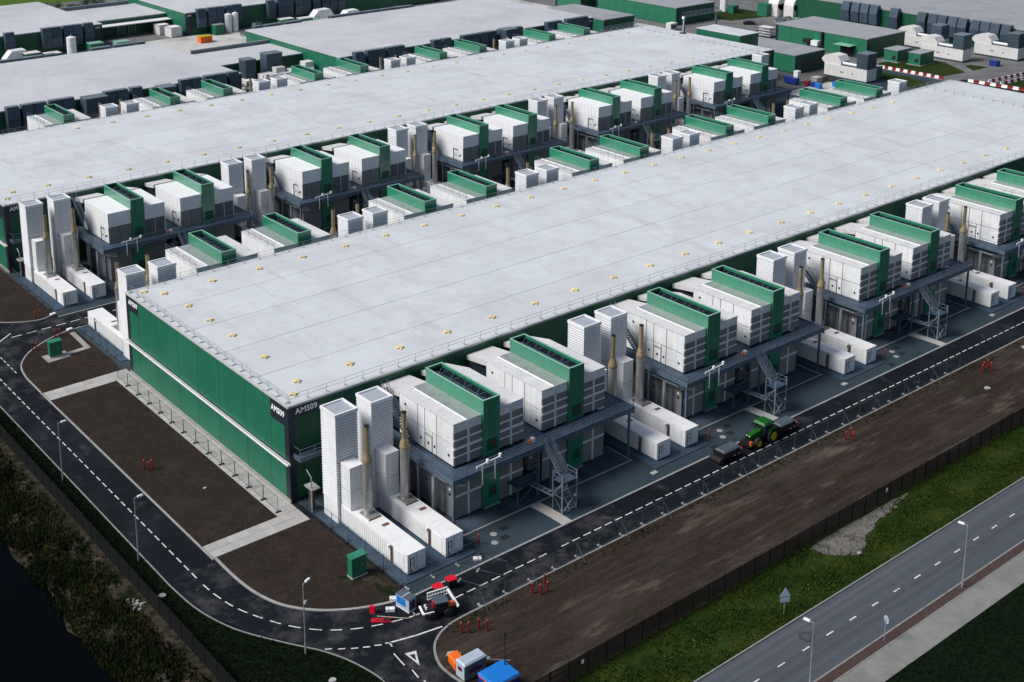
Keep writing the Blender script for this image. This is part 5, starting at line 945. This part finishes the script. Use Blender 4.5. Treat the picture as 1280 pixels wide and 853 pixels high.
for i in range(8): lt.bar((-0.9 + i * 0.3, 0.95, 1.2 + 0.04 * i), (-0.9 + i * 0.3, 1.05, 1.9 + 0.03 * i), 0.07)
for z in (1.2, 1.55, 1.9): lt.bar((-0.95, 0.95 + (z - 1.2) * .14, z), (1.3, 0.95 + (z - 1.2) * .14, z + 0.3), 0.10)
lt.build('lattice_guard', 'sign_white', ld); MB().bar((1.3, 1.0, 2.0), (1.9, -0.8, 1.0), 0.16, 0.3).build('loader_arm', 'sign_white', ld)
for x, y, lab in ((2.35, -25.4, 'left red square topped trolley beside the small loader'), (4.3, -25.2, 'right red square topped trolley beside the small loader')):
    r = thing('trolley', lab, 'trolley', (x, y, 0), R(-8)); pbox('top_plate', 'red_bright', r, 0, 1.1, 0, 0.95, 0.95, 1.05); pbox('cabinet', 'black_paint', r, 0.08, 1.02, 0.08, 0.87, 0.15, 0.95)
    for a in (0.15, 0.85):
        for b_ in (0.15, 0.75): MB().cyl((a, b_, 0), (a, b_, 0.15), 0.07, n=8).build('castor', 'black_rubber', r)
r = thing('pump_unit', 'pale blue grey pump box at the kerb left of the small loader', 'pump', (-1.4, -25.75, 0), R(8)); b = MB().box(0, 1.05, 0, 1.95, 0.12, 1.45).build('casing', 'sky_grey', r); pbox('side_panel', 'blue', b, -0.02, -0.002, 0.5, 1.85, 0.5, 1.35); pbox('lid', 'lid_grey', b, -0.03, 1.08, -0.03, 1.98, 1.45, 1.52); pbox('lid_strip', 'sky_grey', b, -0.035, 1.085, 0.9, 1.05, 1.521, 1.54); pbox('rear_grille', 'joint', b, 0.1, 0.95, -0.02, -0.002, 0.3, 1.3); pbox('skid', 'white_clean', r, -0.02, 1.07, 0, 1.95, 0.0, 0.12)
hz = smooth_line([(-1.0, -25.9), (-1.1, -26.4), (-1.9, -26.4), (-2.9, -25.5), (-4.3, -24.1)], 5); m_ = MB()
for a, c in zip(hz, hz[1:]): m_.cyl((*a, 0.05), (*c, 0.05), 0.05, n=6)
tag(m_.build('hose', 'cable'), 'beige hose lying on the road left of the pump box', 'hose')
r = thing('fallen_barrier', 'long red plastic barrier lying on the road', 'barrier', (-5.4, -24.6, 0.01), R(-36)); pbox('board', 'red_bright', r, 0, 2.0, 0, 0.55, 0.02, 0.14); pbox('slot', 'red_dull', r, 0.4, 1.5, 0.15, 0.38, 0.141, 0.15); pbox('foot', 'black_rubber', r, 1.3, 1.9, 0.1, 0.42, 0.15, 0.22)
r = thing('fire_point', 'red upright box on the road left of the white block', 'box', (-4.3, -23.6, 0.01), R(30)); pbox('body', 'red_bright', r, 0, 0.35, 0, 0.55, 0.03, 0.75); pbox('base', 'red_dull', r, -0.1, 0.45, -0.05, 0.6, 0, 0.03)
r = thing('fire_point', 'dull red leaning box between the pump box and the loader', 'box', (-0.3, -26.6, 0.01), R(-30)); pbox('body', 'red_dull', r, 0, 0.7, 0, 0.4, 0.03, 0.7); pbox('base', 'red_dull', r, -0.05, 0.8, -0.05, 0.45, 0, 0.03)
r = thing('concrete_block', 'white concrete block lying on the road beside the hose', 'block', (-3.2, -24.1, 0.01), R(-35)); pbox('block', 'white_panel', r, 0, 0.95, 0, 0.5, 0, 0.32); pbox('groove', 'joint', r, 0.3, 0.34, -0.01, 0.51, 0.06, 0.325)
for x, y, a, lab in ((-1.3, -22.9, -35, 'white concrete foot block beside the corner of the soil bed'), (-1.2, 65.4, 10, 'white foot block at the tip of the far soil bed'), (-1.0, 72.9, 10, 'white foot block beside the road before the middle hall'), (10.2, -22.8, -30, 'white foot block at the end of the fence line in the yard')):
    r = thing('foot_block', lab, 'block', (x, y, 0.08), R(a)); pbox('block', 'white_panel', r, -0.45, 0.45, -0.28, 0.28, 0, 0.22); pbox('socket', 'joint', r, -0.05, 0.05, -0.05, 0.05, 0.22, 0.24)
# electric cabinets on the beds
for x, y, lab in ((-2.85, -17.35, 'green electrical cabinet on the near soil bed beside the generators'), (-7.6, 57.0, 'green electrical cabinet on the far soil bed at left')):
    r = thing('electrical_cabinet', lab, 'cabinet', (x, y, 0.08)); b = pbox('body', 'green_box', r, 0, 1.9, 0, 0.85, 0.14, 2.35); MB().hexa([(-0.06, -0.06, 2.35), (1.96, -0.06, 2.35), (1.96, 0.91, 2.35), (-0.06, 0.91, 2.35), (-0.06, -0.06, 2.5), (1.96, -0.06, 2.5), (1.96, 0.91, 2.62), (-0.06, 0.91, 2.62)]).build('lid', 'green_tower', b); pbox('plinth', 'path_slab', r, -0.06, 1.96, -0.1, 0.95, 0, 0.14); pbox('door_seam', 'green_dark', b, 0.94, 0.97, -0.012, -0.001, 0.2, 2.3); pbox('notice', 'tractor_yellow', b, 1.25, 1.4, -0.014, -0.001, 1.3, 1.45)
struct(slab('cabinet_pad', [(-3.9, -15.8), (-3.6, -18.3), (-0.5, -18.5), (-0.6, -15.8)], 0.05, 0.092, 'bank_dirt')); struct(slab('cabinet_pad', [(-8.4, 55.8), (-4.8, 56.0), (-4.8, 58.4), (-8.4, 58.6)], 0.05, 0.092, 'concrete')); struct(slab('gravel_path', [(-1.6, -18.5), (-0.6, -18.4), (0.3, -22.6), (-1.9, -22.5)], 0.05, 0.088, 'bank_dirt')); struct(slab('gravel_path', [(-4.8, 56.6), (-1.2, 57.0), (-0.9, 64.2), (-1.7, 64.2), (-2.0, 57.8), (-4.8, 57.6)], 0.05, 0.088, 'concrete'))
# red marker posts
rp = MB().cyl((0, 0, 0), (0, 0, 1.15), 0.095, n=10).mesh('post'); rp.materials.append(MATS['red']); rc = MB().cyl((0, 0, 1.15), (0, 0, 1.32), 0.10, 0.06, n=10).mesh('cap'); rc.materials.append(MATS['orange_lamp'])
def post(x, y, lab):
    r = thing('marker_post', lab, 'marker post', (x, y, 0.08), group='red marker posts'); link('post', rp, r); link('cap', rc, r)
for i, (x, y) in enumerate(((0.8, -31.7), (1.45, -32.1), (2.6, -32.3), (3.15, -33.0))): post(x, y, '%s red post from the left in the cluster beside the junction kerb' % ordw(i))
for i, (x, y) in enumerate(((10.9, -31.2), (11.4, -31.9), (12.3, -32.0), (13.0, -30.8))): post(x, y, '%s red post from the left in the second cluster on the soil strip' % ordw(i))
for i, (x, y) in enumerate(((64.8, -32.0), (65.4, -32.7), (66.0, -31.8))): post(x, y, '%s red post from the left in the cluster opposite the tractor' % ordw(i))
for i, (x, y) in enumerate(((97.0, -32.4), (98.0, -32.0), (98.6, -32.8), (99.2, -31.9))): post(x, y, '%s red post from the left in the farthest cluster on the soil strip' % ordw(i))
for i, (x, y) in enumerate(((-10.5, 18.3), (-10.2, 17.5), (-9.7, 17.7))): post(x, y, '%s red post from the left on the large soil bed before the green wall' % ordw(i))
for i, (x, y) in enumerate(((-8.6, 61.6), (-8.2, 61.2), (-4.2, 63.9), (-3.3, 64.1))): post(x, y, '%s red post from the left on the far soil bed kerb' % ordw(i))
for i, (x, y) in enumerate(((-3.8, 73.2), (-3.1, 73.1))): post(x, y, '%s red post on the soil bed before the middle hall' % ('left', 'right')[i])
for i in range(4): post(i * P + 11.9 + 0.3, -20.6, 'single dull red post on the grey yard, %s from the AMS09 corner' % ordw(i))
# boxes at the bottom edge
r = thing('salt_box', 'orange box at the bottom edge on the junction corner', 'box', (-3.35, -36.0, 0.08), R(-12)); b = MB().taper((0.05, 1.05, 0.05, 1.65, 0.08), (0, 1.1, 0, 1.7, 0.95)).build('body', 'orange', r); MB().taper((-0.04, 1.14, -0.04, 1.74, 0.95), (0.1, 1.0, 0.1, 1.6, 1.1)).build('lid', 'orange', b); pbox('label_plate', 'sign_white', b, 0.55, 0.8, -0.012, 0.02, 0.5, 0.7); pbox('base', 'black_rubber', r, 0.05, 1.05, 0.05, 1.65, 0, 0.08)
r = thing('site_generator', 'grey blue site box with faded red lettering at the bottom edge', 'site box', (-3.55, -37.7, 0.08)); b = pbox('casing', 'cooler_top', r, 0, 2.7, 0, 1.35, 0.1, 1.75); MB().taper((-0.05, 2.75, -0.05, 1.4, 1.75), (0.1, 2.6, 0.1, 1.25, 1.9)).build('lid', 'sky_grey', b); pbox('end_panel', 'sky_grey', b, -0.03, -0.002, 0.05, 1.3, 0.15, 1.7); pbox('red_mark', 'red_dull', b, -0.045, -0.031, 0.4, 1.0, 0.95, 1.35); pbox('lettering_band', 'red_dull', b, 0.55, 2.1, -0.02, -0.002, 0.75, 1.0); pbox('lettering_band', 'red_dull', b, 0.8, 1.7, -0.02, -0.002, 1.1, 1.25); pbox('skid', 'black_rubber', r, 0, 2.7, 0, 1.35, 0, 0.1)
r = thing('site_hut', 'bright blue roofed site cabin at the bottom edge', 'cabin', (-3.5, -42.2, 0.08)); b = pbox('wall', 'blue_dark', r, 0, 3.0, 0, 2.5, 0.1, 2.2); MB().taper((-0.08, 3.08, -0.08, 2.58, 2.2), (0.05, 2.95, 0.05, 2.45, 2.42)).build('roof', 'blue', r); pbox('trim', 'orange', b, -0.03, -0.002, 0.0, 2.5, 1.98, 2.06); pbox('trim', 'orange', b, 0, 3.0, -0.03, -0.002, 1.98, 2.06); pbox('window', 'sky_grey', b, 1.6, 2.1, -0.03, -0.002, 1.1, 1.7); pbox('skid', 'black_rubber', r, 0.1, 2.9, 0.1, 2.4, 0, 0.1)
r = thing('flag_pole', 'thin black pole beside the blue cabin', 'pole', (-0.9, -40.5, 0.08)); MB().cyl((0, 0, 0), (0, 0, 5.6), 0.07, 0.05, n=8).build('pole', 'black_paint', r); MB().cyl((0, 0, 5.6), (0, 0, 5.95), 0.10, n=8).build('head', 'black_paint', r)
r = thing('steel_plate', 'short pale steel rails lying on the soil near the junction', 'steel rails', (-2.6, -33.6, 0.09), R(-25)); pbox('rail', 'sky_grey', r, 0, 1.5, 0, 0.12, 0, 0.12); pbox('rail', 'sky_grey', r, 0.2, 1.3, 0.35, 0.5, 0, 0.12)
tag(MB().bar((-0.6, -35.6, 0.12), (2.0, -38.0, 0.12), 0.08).bar((0.4, -36.4, 0.1), (0.7, -36.2, 0.1), 0.3, 0.05).build('steel_tube', 'steel_galv'), 'long grey tube lying on the soil behind the site box', 'tube')
# ------------------------------------------------------------------ street lamps and road signs
def lamp(lab, x, y, h, rz, z=0.07):
    r = thing('street_lamp', lab, 'street lamp', (x, y, z), rz, 'street lamps'); MB().cyl((0, 0, 0), (0, 0, 1.2), 0.10, n=10).build('base_sleeve', 'lamp_grey', r); MB().cyl((0, 0, 1.2), (0, 0, h), 0.075, 0.05, n=10).build('pole', 'lamp_grey', r); MB().bar((0, 0, h), (0.5, 0, h + 0.08), 0.07).build('arm', 'lamp_grey', r); hd = MB().taper((0.35, 1.05, -0.14, 0.14, h + 0.02), (0.4, 1.0, -0.1, 0.1, h + 0.17)).build('head', 'white_clean', r); pbox('lens', 'sky_grey', hd, 0.45, 0.98, -0.1, 0.1, h - 0.02, h + 0.02); return r
lamp('leftmost street lamp, beside the curve of the service road', -19.6, 22.2, 7.7, 0); lamp('street lamp on the dark verge below the large soil bed', -19.55, 0.4, 7.7, 0); l3 = lamp('street lamp at the bottom of the road bend with a small box on its pole', -13.3, -24.6, 7.8, R(20)); pbox('box', 'sky_grey', l3, -0.1, 0.25, -0.25, -0.08, 5.7, 6.0)
lamp('street lamp on the brick strip of the main road, at right', 47.6, -58.75, 7.3, R(100), 0.1); lamp('street lamp of the main road at the bottom edge', 21.4, -58.75, 7.3, R(100), 0.1)
def sign(lab, x, y, shape, rz):
    r = thing('road_sign', lab, 'road sign', (x, y, 0.08), rz); MB().cyl((0, 0, 0), (0, 0, 2.6), 0.04, n=8).build('post', 'lamp_grey', r)
    if shape == 'tri':
        m_ = MB(); t = [(-0.6, 2.1), (0.6, 2.1), (0, 3.15)]; m_.v = [(a, -0.05, b) for a, b in t] + [(a, -0.08, b) for a, b in t]; m_.f = [(0, 1, 2), (5, 4, 3), (0, 3, 4, 1), (1, 4, 5, 2), (2, 5, 3, 0)]; m_.build('triangle_plate', 'sky_grey', r); pbox('lower_plate', 'sky_grey', r, -0.5, 0.5, -0.08, -0.05, 1.45, 2.0)
    else: MB().cyl((0, -0.05, 2.4), (0, -0.09, 2.4), 0.42, n=18).build('disc_plate', 'sky_grey', r)
sign('grey backed triangular sign on the grass verge of the main road', 29.0, -49.9, 'tri', R(-30)); sign('round sign seen from the back on the brick strip of the main road', 33.4, -58.8, 'disc', R(65))
# ------------------------------------------------------------------ black perimeter fence
def panel_mesh(L, h, m_='fence_black'):
    m = MB(); n = int(L / 0.085)
    for i in range(n): x = (i + 0.5) * L / n; m.poly([(x - 0.036, 0, 0.05), (x + 0.036, 0, 0.05), (x + 0.036, 0, h), (x - 0.036, 0, h)])
    for z in (0.08, h * 0.33, h * 0.66, h): m.box(0, L, 0.008, 0.03, z - 0.02, z + 0.02)
    me = m.mesh('mesh_panel'); me.materials.append(MATS[m_]); return me
fpm = panel_mesh(2.42, 2.1); fpp = MB().box(-0.05, 0.05, -0.05, 0.05, 0, 2.25).mesh('post'); fpp.materials.append(MATS['fence_black'])
def fence(lab, x0, y0, a, n, z):
    r = thing('perimeter_fence', lab, 'fence', (x0, y0, z), a)
    for i in range(n): link('mesh_panel', fpm, r, loc=(i * 2.5 + 0.04, 0, 0)); link('post', fpp, r, loc=(i * 2.5, 0, 0))
    return r
fence('black mesh fence between the soil strip and the grass of the main road', -3.0, -43.7, 0, 66, 0.08); fence('black mesh fence along the top of the canal bank', -22.0, -45, math.pi / 2, 46, 0.06)
for x in (6.0, 56.0): tag(B(x, x + 0.3, -43.82, -43.78, 1.3, 1.7).build('fence_notice', 'sign_white'), 'small white notice on the black fence, %s' % ('near the bottom edge' if x < 10 else 'beside the bare pale ground'), 'notice')
# ------------------------------------------------------------------ temporary fence panels
def heras(L=3.4, h=2.0):
    m = MB()
    for i in range(1, 23): x = i * L / 23; m.poly([(x - 0.004, 0, 0.15), (x + 0.004, 0, 0.15), (x + 0.004, 0, h), (x - 0.004, 0, h)])
    for i in range(1, 8): z = 0.15 + i * (h - 0.15) / 8; m.poly([(0, 0, z - 0.004), (L, 0, z - 0.004), (L, 0, z + 0.004), (0, 0, z + 0.004)])
    w = m.mesh('wire_mesh'); w.materials.append(MATS['wire']); f = MB().cyl((0, 0, 0.05), (0, 0, h), 0.03, n=6).cyl((L, 0, 0.05), (L, 0, h), 0.03, n=6).cyl((0, 0, h), (L, 0, h), 0.025, n=6).cyl((0, 0, 0.15), (L, 0, 0.15), 0.025, n=6).mesh('frame'); f.materials.append(MATS['fence_frame'])
    ft = MB().box(-0.11, 0.11, -0.36, 0.36, 0, 0.13).mesh('foot'); ft.materials.append(MATS['concrete']); fd = ft.copy(); fd.materials.clear(); fd.materials.append(MATS['joint']); return w, f, ft, fd
HW, HF, HT, HD = heras()
def hpanel(x, y, a, lab, dark=False, z=0.08, brace=False):
    r = thing('site_fence_panel', lab, 'fence panel', (x, y, z), a, 'temporary wire fence panels'); w = link('wire_mesh', HW, r); w['kind'] = 'stuff'; link('frame', HF, r); link('foot', HD if dark else HT, r)
    if brace: MB().bar((0, 0, 1.7), (0, -1.3, 0.05), 0.04).build('brace', 'steel_rail', r)
for i in range(13): hpanel(-2.3, -0.8 + i * 3.5, math.pi / 2, '%s wire fence panel from the front corner along the green end wall' % ordw(i), True, 0.1)
for i in range(26): hpanel(5.2 + i * 3.5, -29.35, 0, '%s wire fence panel from the junction along the soil strip kerb' % ordw(i), False, 0.02, brace=(i % 2 == 0))
for i in range(5): hpanel(0.85, -21.4 + i * 3.45, math.pi / 2, '%s wire fence panel from the road beside the first generator' % ordw(i), True, 0.06)
for i in range(3): hpanel(0.9 + i * 3.45, -22.3, R(1), '%s wire fence panel from the left before the first two generators' % ordw(i), False, 0.06)
hpanel(9.0, -24.4, R(-60), 'wire fence panel standing across the road beside the red trolleys', False, 0.01); hpanel(6.2, -24.6, R(-62), 'wire fence panel crossing the road behind the right red trolley', False, 0.01)
for i in range(5): hpanel(0.4, 51.3 + i * 2.9, math.pi / 2, '%s wire fence panel out from the wall behind the near hall' % ordw(i), True, 0.06)
for i in range(5): hpanel(-0.6, 75.2 + i * 3.4, math.pi / 2, '%s wire fence panel from the road at the middle hall corner' % ordw(i), True, 0.08)
# stray white things
for x, y, z, w, lab in ((-6.6, 9.4, 0.09, 0.4, 'pale stone on the large soil bed before the green wall'), (93, -35.5, 0.09, 1.0, 'pale slab lying on the soil strip at the right'), (110, -32.0, 0.09, 1.6, 'grey board lying on the soil strip near the right edge'), (44.3, -48.3, 0.1, 0.55, 'white round lid on the grass at the bare pale ground'), (-20.3, -7.2, 0.08, 0.9, 'pale flat stone on the dark verge beside the road bend'), (-13.3, -29.6, 0.08, 0.8, 'pale flat stone on the verge at the bottom of the bend')):
    m_ = MB(); n = 7; pts = [(w * (0.5 + 0.16 * math.sin(5 * i + x)) * math.cos(2 * math.pi * i / n), w * (0.42 + 0.12 * math.cos(3 * i + y)) * math.sin(2 * math.pi * i / n)) for i in range(n)]; m_.prism(pts, 0, 0.12); o = m_.build('loose_slab', 'path_slab'); o.location = (x, y, z); tag(o, lab, 'slab')
rk = MB()
for i in range(16):
    a = random.uniform(0, 6.28); rr = random.uniform(0, 0.9); x, y, s = rr * math.cos(a), rr * 1.5 * math.sin(a), random.uniform(0.15, 0.45); rk.taper((x - s / 2, x + s / 2, y - s / 2.5, y + s / 2.5, 0), (x - s / 3, x + s / 3, y - s / 4, y + s / 4, s * 0.5))
o = rk.build('rubble_heap', 'concrete'); o.location = (-23.2, -6.8, 0.05); tag(o, 'heap of pale broken stones on the canal bank', 'rubble')
# one parked car far back
r = thing('parked_car', 'dark car parked near the crosswise blocks at the top', 'car', (287.4, 168.2, 0.0), R(-50)); b = MB().box(0, 4.2, 0, 1.75, 0.3, 0.95).build('body', 'black_paint', r); MB().taper((0.8, 3.6, 0.08, 1.67, 0.95), (1.3, 3.1, 0.2, 1.55, 1.45)).build('cabin', 'glass_dark', b)
for x in (0.8, 3.4):
    for y in (0.0, 1.75): MB().cyl((x, y - 0.1, 0.32), (x, y + 0.1, 0.32), 0.32, n=12).build('wheel', 'black_rubber', r)

# ================================================================== vegetation
def tufts(name, m_, n, area, hr, wr, label=None, blades=3, lean=0.45, dens=None):
    rnd = random.Random(hash(name) % 1000 + n); V = []; F = []
    while n > 0:
        x = rnd.uniform(area[0], area[1]); y = rnd.uniform(area[2], area[3])
        d = dens(x, y) if dens else 1
        n -= 1
        if rnd.random() > d: continue
        z = area[4](x, y) if callable(area[4]) else area[4]
        for b in range(blades):
            a = rnd.uniform(0, 6.28); h = rnd.uniform(*hr); w = rnd.uniform(*wr); lx = math.cos(a) * h * rnd.uniform(0, lean); ly = math.sin(a) * h * rnd.uniform(0, lean); px = -math.sin(a) * w; py = math.cos(a) * w
            ox, oy = x + rnd.uniform(-.15, .15), y + rnd.uniform(-.15, .15); k = len(V)
            V += [(ox - px, oy - py, z), (ox + px, oy + py, z), (ox + px * .7 + lx * .5, oy + py * .7 + ly * .5, z + h * .6), (ox + lx, oy + ly, z + h)]; F += [(k, k + 1, k + 2), (k, k + 2, k + 3)]
    me = bpy.data.meshes.new(name); me.from_pydata(V, [], F); me.materials.append(MATS[m_]); o = link(name, me); o['kind'] = 'stuff'
    if label: o['label'] = label
    return o
def bank_z(x, y):
    w = 0.5 * math.sin(y * 0.35) + 0.35 * math.sin(y * 0.91 + 1)
    if x < -28.6: return -1.7 + (x + 28.6) * 0.3
    if x < -26.4: return -1.62 + (x + 28.6) / 2.2 * 0.87
    if x < -24.3: return -0.75 + (x + 26.4) / 2.1 * 0.65
    return -0.1 + (x + 24.3) * 0.08
def bank_d(x, y):
    n = 0.5 + 0.3 * math.sin(y * 0.7 + x) + 0.25 * math.sin(y * 0.23 + x * 1.7 + 2) + 0.2 * math.sin(x * 2.3 - y * 1.1)
    e = 1.0 if x < -24.6 else max(0.06, (-22.6 - x) / 1.9) * 0.6
    return max(0, min(1, n + 0.25)) * e
tufts('bank_reeds', 'blade', 26000, (-29.3, -22.6, -40, 46, bank_z), (0.25, 0.8), (0.03, 0.09), 'tall uneven grass and reeds on the canal bank', 3, 0.7, bank_d)
tufts('verge_grass', 'blade_verge', 30000, (-2, 120, -51.0, -43.9, 0.085), (0.10, 0.32), (0.02, 0.06), 'green grass on the verge between fence and main road', 3, 0.7, lambda x, y: (0.12 if 41 < x < 59 and y > -48.3 + abs(x - 44.4) * (0.3 if x > 44.4 else 0.9) else 1) * min(1, 0.65 + 0.35 * math.sin(x * 0.5 + y) + 0.3 * math.sin(x * 0.17 - y * 1.3)))
def verge_edge(y):
    k = [(-60, -9.7), (-33, -9.7), (-30.6, -10.1), (-27.8, -10.9), (-25.1, -12.2), (-21.8, -14.4), (-17, -17.2), (-12, -18.7), (-7, -19.15), (200, -19.15)]
    for (a, b), (c, d) in zip(k, k[1:]):
        if y <= c: return b + (d - b) * (y - a) / (c - a)
    return -19.15
tufts('verge_grass', 'blade_dark', 46000, (-21.8, -9.7, -42, 60, 0.07), (0.06, 0.2), (0.02, 0.05), 'short dark grass beside the service road', 3, 0.6, lambda x, y: 1.0 if x < verge_edge(y) else 0.0)
tufts('verge_grass', 'blade_dark', 9000, (20, 75, -75, -62.5, 0.08), (0.08, 0.25), (0.02, 0.06), 'dark grass beyond the footpath', 3)
V = []; F = []; rnd = random.Random(5)
for i in range(600):
    x = rnd.uniform(8, 115); y = rnd.uniform(-50.8, -44.2)
    if 40 < x < 60 and y > -48.5 + max(0, x - 45) * 0.27: continue
    if math.sin(x * 0.37 + y) + 0.6 * math.sin(x * 0.11 + 2 * y) < rnd.uniform(-0.4, 1.1): continue
    k = len(V); s = rnd.uniform(0.025, 0.06); z = rnd.uniform(0.25, 0.36); V += [(x - s, y - s, z), (x + s, y - s, z), (x + s, y + s, z + 0.02), (x - s, y + s, z + 0.02)]; F.append((k, k + 1, k + 2, k + 3))
me = bpy.data.meshes.new('dandelions'); me.from_pydata(V, [], F); me.materials.append(MATS['dandelion']); o = link('dandelions', me); o['kind'] = 'stuff'; o['label'] = 'yellow dandelions scattered over the verge'
tufts('weeds', 'blade', 1600, (0, 128, -31.2, -29.9, 0.08), (0.08, 0.25), (0.03, 0.07), 'sparse weeds along the edge of the soil strip', 3, 0.8, lambda x, y: 0.5 + 0.5 * math.sin(x * 0.4) * math.sin(x * 0.13 + 1))
def shrub(lab, x, y, rx, h, seed):
    r = thing('shrub', lab, 'shrub', (x, y, 0), group='shrubs beyond the back halls'); rnd = random.Random(seed); V = []; F = []
    for i in range(1500):
        u = rnd.uniform(-1, 1); a = rnd.uniform(0, 6.28); q = rnd.uniform(0.55, 1) * (1 + 0.2 * math.sin(3 * a + seed)); px = rx * q * math.cos(a) * math.sqrt(1 - u * u * .8); py = rx * .7 * q * math.sin(a) * math.sqrt(1 - u * u * .8); pz = h * (0.5 + 0.48 * u * q); s = rnd.uniform(0.25, 0.6); k = len(V)
        d1 = Vector((rnd.uniform(-1, 1), rnd.uniform(-1, 1), rnd.uniform(-1, 1))).normalized() * s; d2 = Vector((rnd.uniform(-1, 1), rnd.uniform(-1, 1), rnd.uniform(-1, 1))).normalized() * s; c = Vector((px, py, pz)); V += [tuple(c), tuple(c + d1), tuple(c + d2)]; F.append((k, k + 1, k + 2))
    me = bpy.data.meshes.new('crown'); me.from_pydata(V, [], F); me.materials.append(MATS['leaf']); link('crown', me, r); MB().cyl((0, 0, 0), (0, 0, h * 0.5), 0.25, 0.1, n=8).build('trunk', 'bark', r)
for i, (x, y, rx, h) in enumerate(((106, 345, 5, 5), (114, 343, 4, 4), (122, 346, 5, 5.5), (98, 349, 4.5, 4.5))): shrub('%s dark shrub from the left beyond the hall in the top left corner' % ordw([1, 2, 3, 0][i]), x, y, rx, h, i)
